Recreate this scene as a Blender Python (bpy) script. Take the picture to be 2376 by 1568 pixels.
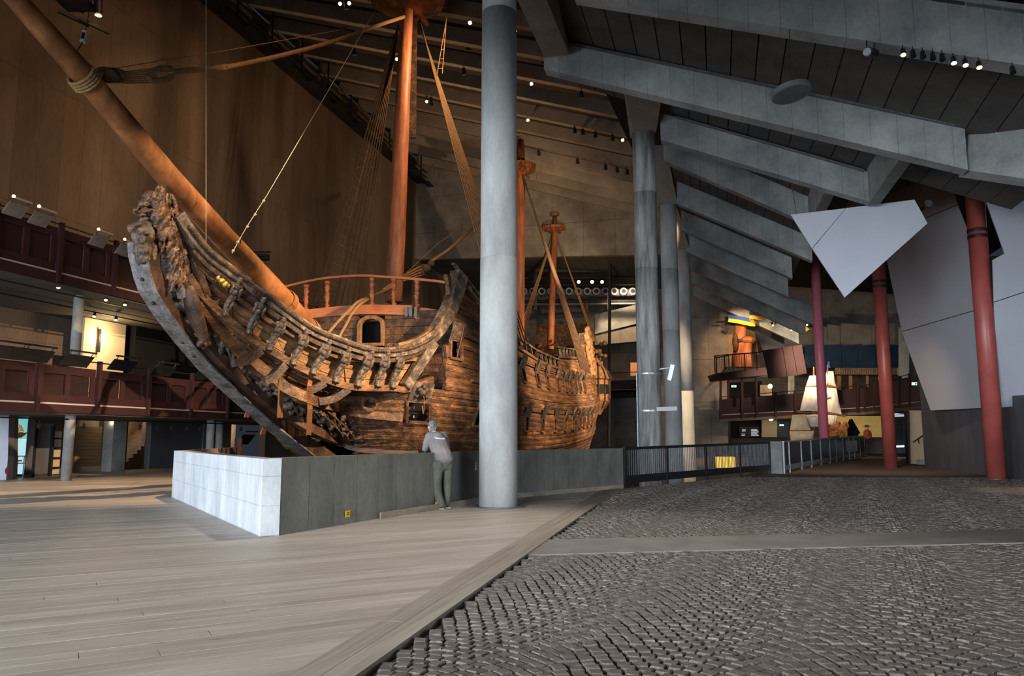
import bpy, bmesh, math, random
from mathutils import Vector, Matrix, Euler, noise as mnoise
random.seed(7)
for o in list(bpy.data.objects): bpy.data.objects.remove(o)
scene = bpy.context.scene
COL = scene.collection
PI = math.pi
V = Vector

# ------------------------------------------------------------------ camera
FPX, CX, CY = 1800.0, 1188.0, 784.0
CAMZ = 1.4
TILT = math.atan(232.0 / FPX)
cam_d = bpy.data.cameras.new('camera'); cam = bpy.data.objects.new('camera', cam_d); COL.objects.link(cam)
cam_d.sensor_width = 36.0; cam_d.lens = FPX / 2376.0 * 36.0
cam_d.clip_end = 400
cam.location = (0, 0, CAMZ); cam.rotation_euler = (PI / 2 + TILT, 0, 0)
scene.camera = cam

# ------------------------------------------------------------------ world, exposure
w = bpy.data.worlds.new('world'); scene.world = w; w.use_nodes = True
w.node_tree.nodes['Background'].inputs[0].default_value = (0.55, 0.66, 0.85, 1)
w.node_tree.nodes['Background'].inputs[1].default_value = 0.035
scene.view_settings.view_transform = 'Standard'
scene.view_settings.look = 'None'
scene.view_settings.exposure = 0.15
scene.view_settings.gamma = 1.0
scene.view_settings.use_curve_mapping = False

scene.cycles.max_bounces = 5; scene.cycles.diffuse_bounces = 2; scene.cycles.glossy_bounces = 2; scene.cycles.adaptive_threshold = 0.2
scene.cycles.caustics_reflective = False; scene.cycles.caustics_refractive = False

# ------------------------------------------------------------------ large lights
def aim(o, to):
    o.rotation_euler = (V(to) - V(o.location)).to_track_quat('-Z', 'Y').to_euler()
def area(name, loc, to, sx, sy, power, col, spread=PI):
    d = bpy.data.lights.new(name, 'AREA'); d.shape = 'RECTANGLE'; d.size = sx; d.size_y = sy
    d.energy = power; d.color = col; d.spread = spread
    o = bpy.data.objects.new(name, d); COL.objects.link(o); o.location = loc; aim(o, to); return o
def spot(name, loc, to, power, col, deg, blend=0.6, rad=0.12):
    d = bpy.data.lights.new(name, 'SPOT'); d.energy = power; d.color = col
    d.spot_size = math.radians(deg); d.spot_blend = blend; d.shadow_soft_size = rad
    o = bpy.data.objects.new(name, d); COL.objects.link(o); o.location = loc; aim(o, to); return o
def point(name, loc, power, col, rad=0.1):
    d = bpy.data.lights.new(name, 'POINT'); d.energy = power; d.color = col; d.shadow_soft_size = rad
    o = bpy.data.objects.new(name, d); COL.objects.link(o); o.location = loc; return o
WARM = (1.0, 0.70, 0.42); WARM2 = (1.0, 0.60, 0.31); DAY = (0.82, 0.90, 1.0); BLUE = (0.68, 0.83, 1.0)
# daylight through the glazed entrance fronts, left of and behind the camera
area('daylight_entrance_left', (-26, 10, 3.0), (-11, 23, 0.3), 15, 4.5, 2300, BLUE, math.radians(120))
area('daylight_entrance_back', (-11, -9, 2.9), (2, 20, 2.2), 14, 4.6, 4900, DAY, math.radians(130))
area('daylight_entrance_right', (16, -6, 2.9), (12, 26, 3.0), 9, 4.6, 1000, DAY, math.radians(120))
spot('far_hall_fill', (19.5, 49.0, 7.0), (23.0, 62.0, 5.2), 2600, (1.0, 0.76, 0.5), 100, 0.8, 0.2)  # unseen lamp added to brighten the far right of the hall
spot('far_pier_fill', (18.6, 53.0, 6.0), (15.8, 60.0, 5.5), 700, (1.0, 0.78, 0.55), 70, 0.8, 0.2)  # unseen lamp added to brighten the concrete pier
spot('setts_far_spot', (14.0, 30.0, 7.4), (15.0, 36.0, 0.0), 900, (1.0, 0.72, 0.45), 100, 0.9, 0.2)
spot('floor_fill', (0.6, 15.5, 11.2), (0.0, 10.5, 0.0), 3000, (1.0, 0.93, 0.85), 66, 0.9, 0.3)  # unseen lamp added to lift the wood floor
# spotlights of the ship hall (free in the air, without fixtures)
spot('ship_spot_lion', (1.0, 14.5, 11.5), (-8.6, 18.3, 6.0), 7000, WARM, 26, 0.6, 0.10)
spot('ship_spot_bow', (6.8, 17.0, 8.8), (-5.4, 25.0, 3.4), 25000, WARM, 37, 0.5, 0.10)
spot('ship_spot_bow_low', (1.5, 24.0, 8.6), (-3.0, 25.5, 2.4), 2600, WARM, 75, 0.8, 0.10)
spot('ship_spot_head', (-2.5, 20.0, 17.5), (-7.5, 21.5, 5.5), 12000, WARM, 42, 0.6, 0.10)
spot('ship_spot_side', (9.0, 36.0, 11.5), (2.6, 43.0, 3.2), 15000, WARM, 85, 0.7, 0.12)
spot('ship_spot_quarter', (14.0, 50.0, 11.5), (5.6, 56.0, 4.6), 26000, WARM, 80, 0.7, 0.12)
spot('ship_spot_mast', (3.0, 24.0, 12.0), (-4.6, 32.5, 11.5), 2700, WARM, 70, 0.7, 0.12)
spot('ship_spot_aft_masts', (9.0, 40.0, 12.5), (1.5, 54.0, 13.0), 6500, WARM, 75, 0.7, 0.12)
spot('hall_wall_wash', (0.0, 31.0, 19.5), (-15.0, 38.0, 9.0), 4600, WARM2, 95, 0.9, 0.3)
spot('hall_wall_wash_near', (-2.0, 16.0, 18.0), (-16.0, 28.0, 13.5), 2300, WARM2, 75, 0.9, 0.3)
spot('hall_roof_wash', (-5.0, 45.0, 12.0), (-3.0, 47.0, 24.0), 2300, WARM2, 140, 0.9, 0.4)
spot('hall_cross_wash', (4.0, 50.0, 12.0), (3.0, 62.0, 19.0), 2600, WARM, 90, 0.9, 0.3)
spot('hall_end_wash', (10.0, 67.5, 14.5), (14.0, 80.0, 6.0), 2800, WARM, 120, 0.9, 0.3)

# ------------------------------------------------------------------ picking points of the place
CAM = V((0, 0, CAMZ))
cT, sT = math.cos(TILT), math.sin(TILT)
def ray(px, py):
    u = (px - CX) / FPX; v = (CY - py) / FPX
    d = V((u, cT - v * sT, sT + v * cT)); return d / d.y
def P(px, py, Y): return CAM + ray(px, py) * Y
def G(px, py, z=0.0):
    d = ray(px, py); return CAM + d * ((z - CAMZ) / d.z)
def on_plane(px, py, pt, n):
    d = ray(px, py); t = (V(pt) - CAM).dot(n) / d.dot(n); return CAM + d * t
def proj(p):
    r = V(p) - CAM; xx = r.x; yy = r.y * cT + r.z * sT; zz = -r.y * sT + r.z * cT
    return (CX + FPX * xx / yy, CY - FPX * zz / yy)

# ship frame: k metres aft of the first lower port, b metres to port, z up
AX = V((0.256, 0.967, 0)).normalized(); PORT = V((AX.y, -AX.x, 0)); C0 = V((-6.1, 27.3, 0))
def S(k, b, z): q = C0 + AX * k + PORT * b; return V((q.x, q.y, z))
def on_b(px, py, b): return on_plane(px, py, C0 + PORT * b, PORT)
def kb(p): r = V(p) - C0; return r.dot(AX), r.dot(PORT)
def vplane(k1, b1, k2, b2):
    p1 = S(k1, b1, 0); d = S(k2, b2, 0) - p1; n = V((d.y, -d.x, 0)).normalized(); n = n if n.dot(PORT) > 0 else -n; return p1, n

# ------------------------------------------------------------------ mesh helpers
def frame_of(t, up=V((0, 0, 1))):
    t = V(t).normalized()
    if abs(t.dot(up)) > 0.99: up = V((1, 0, 0))
    s = t.cross(up).normalized(); n = s.cross(t).normalized(); return s, n
class MB:
    def __init__(s): s.v = []; s.f = []
    def add(s, vs, fs):
        n = len(s.v); s.v += [V(q) for q in vs]; s.f += [tuple(i + n for i in f) for f in fs]; return s
    def hexa(s, p):
        return s.add(p, [(0, 3, 2, 1), (4, 5, 6, 7), (0, 1, 5, 4), (1, 2, 6, 5), (2, 3, 7, 6), (3, 0, 4, 7)])
    def box(s, c, size, R=None):
        c = V(c); hx, hy, hz = [q / 2 for q in size]; out = []
        for x, y, z in ((-1, -1, -1), (1, -1, -1), (1, 1, -1), (-1, 1, -1), (-1, -1, 1), (1, -1, 1), (1, 1, 1), (-1, 1, 1)):
            q = V((x * hx, y * hy, z * hz)); out.append(c + (R @ q if R else q))
        return s.hexa(out)
    def beam(s, a, b, w, h, up=V((0, 0, 1)), w2=None, h2=None):
        a, b = V(a), V(b); sd, n = frame_of(b - a, up); w2 = w2 or w; h2 = h2 or h
        q = []
        for c, ww, hh in ((a, w, h), (b, w2, h2)):
            q += [c - sd * ww / 2 - n * hh / 2, c + sd * ww / 2 - n * hh / 2, c + sd * ww / 2 + n * hh / 2, c - sd * ww / 2 + n * hh / 2]
        return s.hexa(q)
    def slab(s, poly, vec):
        n = len(poly); vec = V(vec); a = [V(q) for q in poly]
        return s.add(a + [q + vec for q in a], [tuple(range(n - 1, -1, -1)), tuple(range(n, 2 * n))] + [(i, (i + 1) % n, n + (i + 1) % n, n + i) for i in range(n)])
    def sweep(s, pts, secs, up=V((0, 0, 1)), closed=True):
        pts = [V(q) for q in pts]; m = len(pts); base = len(s.v)
        if not isinstance(secs[0][0], (list, tuple)): secs = [secs] * m
        n = len(secs[0])
        for i, q in enumerate(pts):
            t = pts[min(i + 1, m - 1)] - pts[max(i - 1, 0)]; sd, nn = frame_of(t, up)
            for (x, y) in secs[i]: s.v.append(q + sd * x + nn * y)
        for i in range(m - 1):
            for j in range(n):
                a = base + i * n + j; b = base + i * n + (j + 1) % n; s.f.append((a, b, b + n, a + n))
        s.f.append(tuple(base + j for j in range(n - 1, -1, -1))); s.f.append(tuple(base + (m - 1) * n + j for j in range(n)))
        return s
    def tube(s, pts, r, n=8):
        m = len(pts); rr = r if isinstance(r, (list, tuple)) else [r] * m
        if len(rr) == 2 and m > 2: rr = [rr[0] + (rr[1] - rr[0]) * i / (m - 1) for i in range(m)]
        return s.sweep(pts, [[(q * math.cos(2 * PI * j / n), q * math.sin(2 * PI * j / n)) for j in range(n)] for q in rr])
    def rail(s, pts, w, h, up=V((0, 0, 1))):
        return s.sweep(pts, [(-w / 2, -h / 2), (w / 2, -h / 2), (w / 2, h / 2), (-w / 2, h / 2)], up)
    def lathe(s, c, prof, n=16):
        c = V(c); b = len(s.v); m = len(prof)
        for r, z in prof:
            for j in range(n): s.v.append(c + V((r * math.cos(2 * PI * j / n), r * math.sin(2 * PI * j / n), z)))
        for i in range(m - 1):
            for j in range(n):
                a = b + i * n + j; d = b + i * n + (j + 1) % n; s.f.append((a, d, d + n, a + n))
        s.f.append(tuple(b + j for j in range(n - 1, -1, -1))); s.f.append(tuple(b + (m - 1) * n + j for j in range(n))); return s
    def ell(s, c, r, R=None, nu=10, nv=7):
        c = V(c); b = len(s.v); rr = r if isinstance(r, (list, tuple)) else (r, r, r)
        for i in range(nv + 1):
            th = PI * i / nv
            for j in range(nu):
                ph = 2 * PI * j / nu; q = V((rr[0] * math.sin(th) * math.cos(ph), rr[1] * math.sin(th) * math.sin(ph), rr[2] * math.cos(th)))
                s.v.append(c + (R @ q if R else q))
        for i in range(nv):
            for j in range(nu):
                a = b + i * nu + j; d = b + i * nu + (j + 1) % nu; s.f.append((a, a + nu, d + nu, d))
        return s
    def build(s, name, mat, parent=None, label=None, cat=None, group=None, kind=None, smooth=False, org=None):
        if parent is not None:
            off = V((0, 0, 0)); q = parent
            while q is not None: off += q.location; q = q.parent
            loc = V((0, 0, 0))
        elif org is not None: off = V(org); loc = off.copy()
        else:
            n = len(s.v); off = V((sum(q.x for q in s.v) / n, sum(q.y for q in s.v) / n, min(q.z for q in s.v))); loc = off.copy()
        me = bpy.data.meshes.new(name); me.from_pydata([tuple(q - off) for q in s.v], [], s.f); me.validate(); me.update()
        if smooth:
            me.polygons.foreach_set('use_smooth', [True] * len(me.polygons))
        me.materials.append(mat)
        o = bpy.data.objects.new(name, me); COL.objects.link(o); o.location = loc
        if parent is not None: o.parent = parent
        return tag(o, label, cat, group, kind)
def tag(o, label=None, cat=None, group=None, kind=None):
    if label: o['label'] = label
    if cat: o['category'] = cat
    if group: o['group'] = group
    if kind: o['kind'] = kind
    return o
def empty(name, loc, label=None, cat=None, group=None, kind=None):
    o = bpy.data.objects.new(name, None); COL.objects.link(o); o.location = V(loc); o.empty_display_size = 0.3
    return tag(o, label, cat, group, kind)
def crv(pts, n=6):
    """smooth curve through 3-D points (Catmull-Rom)"""
    pts = [V(q) for q in pts]; out = []
    for i in range(len(pts) - 1):
        a = pts[max(i - 1, 0)]; b = pts[i]; c = pts[i + 1]; d = pts[min(i + 2, len(pts) - 1)]
        for j in range(n):
            t = j / n
            out.append(0.5 * ((2 * b) + (c - a) * t + (2 * a - 5 * b + 4 * c - d) * t * t + (3 * b - a - 3 * c + d) * t ** 3))
    out.append(pts[-1]); return out
def interp(x, tab):
    if x <= tab[0][0]: return tab[0][1]
    for (a, b), (c, d) in zip(tab, tab[1:]):
        if x <= c: return b + (d - b) * (x - a) / (c - a)
    return tab[-1][1]
def copy_tree(o, parent=None):
    c = o.copy(); COL.objects.link(c); c.parent = parent
    for ch in list(o.children): copy_tree(ch, c)
    return c
def bake(mb, name, mat, voxel, disp=0.0, nscale=0.12, parent=None, **kw):
    """union of the solids of mb as one carved skin"""
    o = mb.build('carve_tmp', mat)
    m = o.modifiers.new('r', 'REMESH'); m.mode = 'VOXEL'; m.voxel_size = voxel; m.use_smooth_shade = True
    if disp:
        tx = bpy.data.textures.new('carving', 'CLOUDS'); tx.noise_scale = nscale; tx.noise_depth = 2
        d = o.modifiers.new('d', 'DISPLACE'); d.texture = tx; d.strength = disp; d.mid_level = 0.5; d.texture_coords = 'LOCAL'
    dg = bpy.context.evaluated_depsgraph_get()
    me = bpy.data.meshes.new_from_object(o.evaluated_get(dg)); me.name = name
    loc = V(o.location); old = o.data; bpy.data.objects.remove(o); bpy.data.meshes.remove(old)
    off = V((0, 0, 0)); q = parent
    while q is not None: off += q.location; q = q.parent
    if not me.materials: me.materials.append(mat)
    r = bpy.data.objects.new(name, me); COL.objects.link(r); r.location = loc - off
    if parent is not None: r.parent = parent
    return tag(r, **kw)

# ------------------------------------------------------------------ materials
def srgb(r, g, b):
    f = lambda c: (c / 255 / 12.92) if c / 255 <= 0.04045 else ((c / 255 + 0.055) / 1.055) ** 2.4
    return (f(r), f(g), f(b), 1)
def mat(name, c1, c2=None, scale=3.0, rough=0.75, bump=0.0, stretch=(1, 1, 1), rotz=0.0, metal=0.0, detail=6, c3=None, fine=None,
        rand=0.0, emit=None, estr=0.0, seam=None, seamdark=0.45, spec=0.35, lo=0.35, hi=0.68, contrast=None, bdist=0.02):
    m = bpy.data.materials.new(name); m.use_nodes = True; nt = m.node_tree; N = nt.nodes; L = nt.links
    b = N['Principled BSDF']; b.inputs['Roughness'].default_value = rough; b.inputs['Metallic'].default_value = metal
    b.inputs['Specular IOR Level'].default_value = spec
    m.cycles.emission_sampling = 'NONE'
    if emit: b.inputs['Emission Color'].default_value = emit; b.inputs['Emission Strength'].default_value = estr
    if c2 is None and not rand and not seam:
        b.inputs['Base Color'].default_value = c1; return m
    tc = N.new('ShaderNodeTexCoord'); mp = N.new('ShaderNodeMapping'); mp.vector_type = 'TEXTURE'
    mp.inputs['Rotation'].default_value = (0, 0, rotz); mp.inputs['Scale'].default_value = [1 / q for q in stretch]
    L.new(tc.outputs['Object'], mp.inputs['Vector'])
    nz = N.new('ShaderNodeTexNoise'); nz.inputs['Scale'].default_value = scale; nz.inputs['Detail'].default_value = detail
    nz.inputs['Roughness'].default_value = 0.62
    L.new(mp.outputs[0], nz.inputs['Vector'])
    rp = N.new('ShaderNodeValToRGB'); e = rp.color_ramp.elements
    e[0].position = lo; e[0].color = c1; e[1].position = hi; e[1].color = c2 or c1
    if c3: q = e.new((lo + hi) / 2); q.color = c3
    L.new(nz.outputs['Fac'], rp.inputs[0]); out = rp.outputs[0]
    hsrc = nz.outputs['Fac']
    if fine:
        n2 = N.new('ShaderNodeTexNoise'); n2.inputs['Scale'].default_value = fine[0]; n2.inputs['Detail'].default_value = 3
        L.new(mp.outputs[0], n2.inputs['Vector'])
        mr = N.new('ShaderNodeMapRange'); mr.inputs[1].default_value = 0.3; mr.inputs[2].default_value = 0.7
        mr.inputs[3].default_value = 1 - fine[1]; mr.inputs[4].default_value = 1 + fine[1]
        L.new(n2.outputs['Fac'], mr.inputs[0])
        mx = N.new('ShaderNodeMix'); mx.data_type = 'RGBA'; mx.blend_type = 'MULTIPLY'; mx.inputs[0].default_value = 1
        L.new(out, mx.inputs[6]); L.new(mr.outputs[0], mx.inputs[7]); out = mx.outputs[2]
        ad = N.new('ShaderNodeMath'); ad.operation = 'ADD'; L.new(nz.outputs['Fac'], ad.inputs[0]); L.new(n2.outputs['Fac'], ad.inputs[1]); hsrc = ad.outputs[0]
    if seam:   # (angle, spacing, width[, vertical spacing]) marks of the shuttering boards
        lines = []
        ang, sp, wd = seam[:3]
        m2 = N.new('ShaderNodeMapping'); m2.vector_type = 'TEXTURE'; m2.inputs['Rotation'].default_value = (0, 0, ang); L.new(tc.outputs['Object'], m2.inputs[0])
        sx = N.new('ShaderNodeSeparateXYZ'); L.new(m2.outputs[0], sx.inputs[0])
        def line(sock, spc, wdt):
            a = N.new('ShaderNodeMath'); a.operation = 'DIVIDE'; a.inputs[1].default_value = spc; L.new(sock, a.inputs[0])
            c = N.new('ShaderNodeMath'); c.operation = 'FRACT'; L.new(a.outputs[0], c.inputs[0])
            d = N.new('ShaderNodeMath'); d.operation = 'LESS_THAN'; d.inputs[1].default_value = wdt / spc; L.new(c.outputs[0], d.inputs[0]); return d.outputs[0]
        g = line(sx.outputs[0], sp, wd)
        if len(seam) > 3:
            g2 = line(sx.outputs[2], seam[3], wd * 1.3); mm = N.new('ShaderNodeMath'); mm.operation = 'MAXIMUM'; L.new(g, mm.inputs[0]); L.new(g2, mm.inputs[1]); g = mm.outputs[0]
        n3 = N.new('ShaderNodeTexNoise'); n3.inputs['Scale'].default_value = 2.3; L.new(tc.outputs['Object'], n3.inputs['Vector'])
        pw = N.new('ShaderNodeMath'); pw.operation = 'MULTIPLY'; L.new(g, pw.inputs[0]); L.new(n3.outputs['Fac'], pw.inputs[1])
        p2 = N.new('ShaderNodeMath'); p2.operation = 'MULTIPLY'; p2.inputs[1].default_value = 1.5; p2.use_clamp = True; L.new(pw.outputs[0], p2.inputs[0])
        mx = N.new('ShaderNodeMix'); mx.data_type = 'RGBA'; mx.blend_type = 'MULTIPLY'; L.new(p2.outputs[0], mx.inputs[0]); L.new(out, mx.inputs[6])
        mx.inputs[7].default_value = (seamdark, seamdark, seamdark, 1); out = mx.outputs[2]
        # boards differ a little in tone
        fl = N.new('ShaderNodeMath'); fl.operation = 'SNAP'; fl.inputs[1].default_value = sp; L.new(sx.outputs[0], fl.inputs[0])
        wn = N.new('ShaderNodeTexWhiteNoise'); wn.noise_dimensions = '1D'; L.new(fl.outputs[0], wn.inputs['W'])
        mr = N.new('ShaderNodeMapRange'); mr.inputs[3].default_value = 0.88; mr.inputs[4].default_value = 1.08; L.new(wn.outputs['Value'], mr.inputs[0])
        mx = N.new('ShaderNodeMix'); mx.data_type = 'RGBA'; mx.blend_type = 'MULTIPLY'; mx.inputs[0].default_value = 1; L.new(out, mx.inputs[6]); L.new(mr.outputs[0], mx.inputs[7]); out = mx.outputs[2]
    if rand:
        oi = N.new('ShaderNodeObjectInfo'); mr = N.new('ShaderNodeMapRange'); mr.inputs[3].default_value = 1 - rand; mr.inputs[4].default_value = 1 + rand
        L.new(oi.outputs['Random'], mr.inputs[0]); mx = N.new('ShaderNodeMix'); mx.data_type = 'RGBA'; mx.blend_type = 'MULTIPLY'; mx.inputs[0].default_value = 1
        L.new(out, mx.inputs[6]); L.new(mr.outputs[0], mx.inputs[7]); out = mx.outputs[2]
    L.new(out, b.inputs['Base Color'])
    if bump:
        bp = N.new('ShaderNodeBump'); bp.inputs['Strength'].default_value = bump; bp.inputs['Distance'].default_value = bdist
        L.new(hsrc, bp.inputs['Height']); L.new(bp.outputs[0], b.inputs['Normal'])
    return m
SA = math.atan2(AX.y, AX.x)          # direction of the ship
WB = math.atan2(0.5, 0.866)          # direction of the floor boards
M = {}
M['conc'] = mat('concrete', srgb(128, 130, 128), srgb(160, 161, 157), 1.2, 0.85, 0.15, fine=(14, 0.10))
M['conc_col'] = mat('column_concrete', srgb(150, 152, 150), srgb(190, 191, 187), 1.4, 0.8, 0.12, stretch=(1, 1, 0.35), fine=(30, 0.06))
M['conc_col2'] = mat('weathered_column_concrete', srgb(96, 96, 94), srgb(170, 170, 166), 2.0, 0.85, 0.12, stretch=(2.5, 2.5, 0.3), fine=(20, 0.08))
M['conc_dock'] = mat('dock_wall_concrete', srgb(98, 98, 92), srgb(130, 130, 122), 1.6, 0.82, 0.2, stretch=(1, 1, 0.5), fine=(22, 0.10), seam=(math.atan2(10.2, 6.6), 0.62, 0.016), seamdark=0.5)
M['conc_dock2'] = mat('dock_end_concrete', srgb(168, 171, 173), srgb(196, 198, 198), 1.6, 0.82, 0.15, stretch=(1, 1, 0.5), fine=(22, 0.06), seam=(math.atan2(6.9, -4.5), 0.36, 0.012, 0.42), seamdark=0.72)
M['conc_wall'] = mat('hall_wall_concrete', srgb(98, 83, 70), srgb(126, 108, 92), 0.5, 0.9, 0.1, stretch=(1, 1, 0.35), fine=(9, 0.07), seam=(SA, 1.1, 0.03, 5.2), seamdark=0.6, lo=0.3, hi=0.75)
M['conc_end'] = mat('end_wall_concrete', srgb(110, 104, 96), srgb(142, 136, 126), 0.7, 0.9, 0.1, fine=(9, 0.10), seam=(0.0, 2.6, 0.05, 3.3), seamdark=0.6)
M['conc_beam'] = mat('beam_concrete', srgb(122, 126, 126), srgb(162, 164, 160), 0.9, 0.85, 0.12, fine=(12, 0.08), seam=(math.atan2(-AX.x, AX.y), 0.62, 0.014), seamdark=0.5)
M['conc_rib'] = mat('hall_rib_concrete', srgb(128, 118, 106), srgb(152, 140, 126), 0.8, 0.9, 0.05, fine=(8, 0.1))
M['roof_board'] = mat('roof_board', srgb(74, 70, 66), srgb(92, 87, 81), 1.2, 0.9, 0.1, fine=(20, 0.10), rand=0.10)
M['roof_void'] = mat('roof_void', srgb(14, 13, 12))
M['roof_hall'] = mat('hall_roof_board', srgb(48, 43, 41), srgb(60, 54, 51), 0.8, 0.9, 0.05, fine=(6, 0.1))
M['plankf'] = mat('floor_plank', srgb(162, 149, 135), srgb(190, 178, 164), 1.2, 0.5, 0.2, stretch=(0.25, 2.6, 2.6), rotz=WB, fine=(7.0, 0.10), rand=0.06, spec=0.4)
def knots(m, rot):
    nt = m.node_tree; N = nt.nodes; L = nt.links; b = N['Principled BSDF']; src = b.inputs['Base Color'].links[0].from_socket
    tc = N.new('ShaderNodeTexCoord'); mp = N.new('ShaderNodeMapping'); mp.vector_type = 'TEXTURE'; mp.inputs['Rotation'].default_value = (0, 0, rot); mp.inputs['Scale'].default_value = (1.9, 0.62, 1)
    L.new(tc.outputs['Object'], mp.inputs[0]); vo = N.new('ShaderNodeTexVoronoi'); vo.inputs['Scale'].default_value = 2.1; L.new(mp.outputs[0], vo.inputs['Vector'])
    mr = N.new('ShaderNodeMapRange'); mr.inputs[1].default_value = 0.02; mr.inputs[2].default_value = 0.075; mr.inputs[3].default_value = 0.5; mr.inputs[4].default_value = 1.0; L.new(vo.outputs['Distance'], mr.inputs[0])
    mx = N.new('ShaderNodeMix'); mx.data_type = 'RGBA'; mx.blend_type = 'MULTIPLY'; mx.inputs[0].default_value = 1; L.new(src, mx.inputs[6]); L.new(mr.outputs[0], mx.inputs[7]); L.new(mx.outputs[2], b.inputs['Base Color'])
knots(M['plankf'], WB)
M['beamf'] = mat('border_beam', srgb(134, 122, 109), srgb(170, 157, 142), 1.0, 0.65, 0.3, stretch=(0.2, 4, 4), rotz=math.atan2(16, 4.1), fine=(6, 0.14))
M['subfloor'] = mat('subfloor', srgb(42, 37, 32), srgb(56, 50, 44), 3, 0.9)
M['sett'] = mat('granite_sett', srgb(78, 69, 62), srgb(132, 121, 111), 9.0, 0.62, 0.5, fine=(60, 0.22), rand=0.16, bdist=0.012, spec=0.45)
M['setts'] = mat('granite_setts_field', srgb(78, 69, 62), srgb(132, 121, 111), 9.0, 0.62, 0.5, fine=(60, 0.22), bdist=0.012, spec=0.45)
M['sand'] = mat('joint_sand', srgb(48, 43, 38), srgb(64, 57, 50), 20, 0.95, 0.4)
M['strip'] = mat('paving_strip', srgb(122, 114, 105), srgb(142, 134, 124), 2.0, 0.8, 0.15, fine=(40, 0.08))
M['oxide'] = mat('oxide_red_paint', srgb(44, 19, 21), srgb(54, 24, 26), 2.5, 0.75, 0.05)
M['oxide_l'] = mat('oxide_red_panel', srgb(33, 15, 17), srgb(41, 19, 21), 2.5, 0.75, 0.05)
M['redcol'] = mat('red_column_paint', srgb(158, 76, 69), srgb(178, 88, 80), 1.2, 0.38, 0.05, spec=0.5)
M['pinkcol'] = mat('pink_red_column_paint', srgb(216, 120, 138), srgb(224, 128, 146), 1.2, 0.4, 0.05, spec=0.5)
M['white_panel'] = mat('white_panel_paint', srgb(176, 178, 186), srgb(184, 186, 194), 0.6, 0.6)
M['panel_edge'] = mat('panel_edge', srgb(70, 68, 70))
M['dgrey'] = mat('dark_grey_paint', srgb(80, 80, 84), srgb(96, 96, 100), 1.4, 0.7, 0.06, stretch=(1.5, 1.5, 0.3))
M['black'] = mat('black_metal', srgb(26, 27, 30), srgb(38, 39, 42), 6, 0.5)
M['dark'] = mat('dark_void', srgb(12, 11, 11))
M['steel'] = mat('galvanised_steel', srgb(140, 148, 156), srgb(172, 180, 188), 6, 0.4, metal=0.6)
M['steel_d'] = mat('dull_steel', srgb(96, 100, 106), srgb(120, 124, 130), 6, 0.5, metal=0.4)
M['meshdark'] = mat('fence_infill', srgb(34, 38, 50), srgb(48, 52, 66), 1.5, 0.35)
M['plaster'] = mat('plaster', srgb(196, 178, 150), srgb(208, 190, 162), 1.5, 0.85)
M['plaster_w'] = mat('pale_plaster', srgb(196, 200, 214), srgb(206, 210, 222), 1.5, 0.85)
M['lamp'] = mat('lamp_lens', srgb(255, 214, 160), emit=srgb(255, 206, 140), estr=22)
M['lamp_soft'] = mat('lamp_lens_soft', srgb(255, 210, 150), emit=srgb(255, 196, 120), estr=7)
M['lamp_cold'] = mat('lamp_lens_cold', srgb(220, 240, 255), emit=srgb(200, 235, 255), estr=6)
M['bolt'] = mat('iron', srgb(36, 32, 30), srgb(70, 62, 56), 10, 0.55, metal=0.3)
# ------------------------------------------------------------------ floors
A_, B_, C_ = G(398, 1153), G(603, 1245), G(1447, 1133)
D_, E_ = G(1790, 1098), G(2012, 1056)
W1 = G(1130, 1160)
BL0, BL1 = V((-1.34, 4.82, 0)), V((2.30, 20.84, 0))          # left edge of the border timbers
BDIR = (BL1 - BL0).normalized(); BNRM = V((BDIR.y, -BDIR.x, 0))
BW = 0.42
def side(p, a, b): return (b.x - a.x) * (p.y - a.y) - (b.y - a.y) * (p.x - a.x)
QP = V((-9.2, 26.0, 0)); RP_ = S(3.6, -6.6, 0)
WOODP = [V((-27, -3, 0)), BL0 + BDIR * -8, C_, W1, B_, A_, QP, RP_, S(30, -6.6, 0), S(30, -12.75, 0), S(-16, -12.75, 0), V((-27, 8, 0))]
def in_wood(x, y):
    c = False; n = len(WOODP); j = n - 1
    for i in range(n):
        a, b = WOODP[i], WOODP[j]
        if (a.y > y) != (b.y > y) and x < (b.x - a.x) * (y - a.y) / (b.y - a.y) + a.x: c = not c
        j = i
    return c
floor = MB().slab([V((p.x, p.y, -0.06)) for p in WOODP], (0, 0, -0.3)).build('floor', M['subfloor'], kind='structure', org=(0, 0, -0.36))
BD = V((0.866, 0.5, 0)); BE = V((-0.5, 0.866, 0)); BWID = 0.185
def spans(e):
    out = []; st = None; t = -32.0
    while t < 32:
        q = BD * t + BE * e; i = in_wood(q.x, q.y)
        if i and st is None: st = t
        if not i and st is not None: out.append((st, t)); st = None
        t += 0.06
    return out
boards = []
rb = random.Random(3)
e = -3.0
while e < 42:
    g = 0.0025; a1, a2 = spans(e + g), spans(e + BWID - g)
    prs = [(x, y) for x in a1 for y in a2 if min(x[1], y[1]) - max(x[0], y[0]) > .3]
    if len(set(x for x, y in prs)) < len(prs):      # a corner falls inside this strip: follow the finer edge
        prs = [(y, y) for y in a2] if len(a2) > len(a1) else [(x, x) for x in a1]
    if prs:
        for (s0, s1), (r0, r1) in prs:
            ln = min(s1, r1) - max(s0, r0)
            if ln < 0.3: continue
            cuts = [0.0]; t = max(s0, r0) + rb.uniform(1.2, 4.5)
            ends = []
            while t < min(s1, r1) - 0.8: ends.append(t); t += rb.uniform(3.4, 5.2)
            c0 = (s0, r0)
            for t in ends + [None]:
                c1 = (s1, r1) if t is None else (t, t)
                boards.append((e + g, e + BWID - g, c0[0], c1[0] - (0 if t is None else 0.004), c0[1], c1[1] - (0 if t is None else 0.004)))
                c0 = c1
    e += BWID
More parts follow.
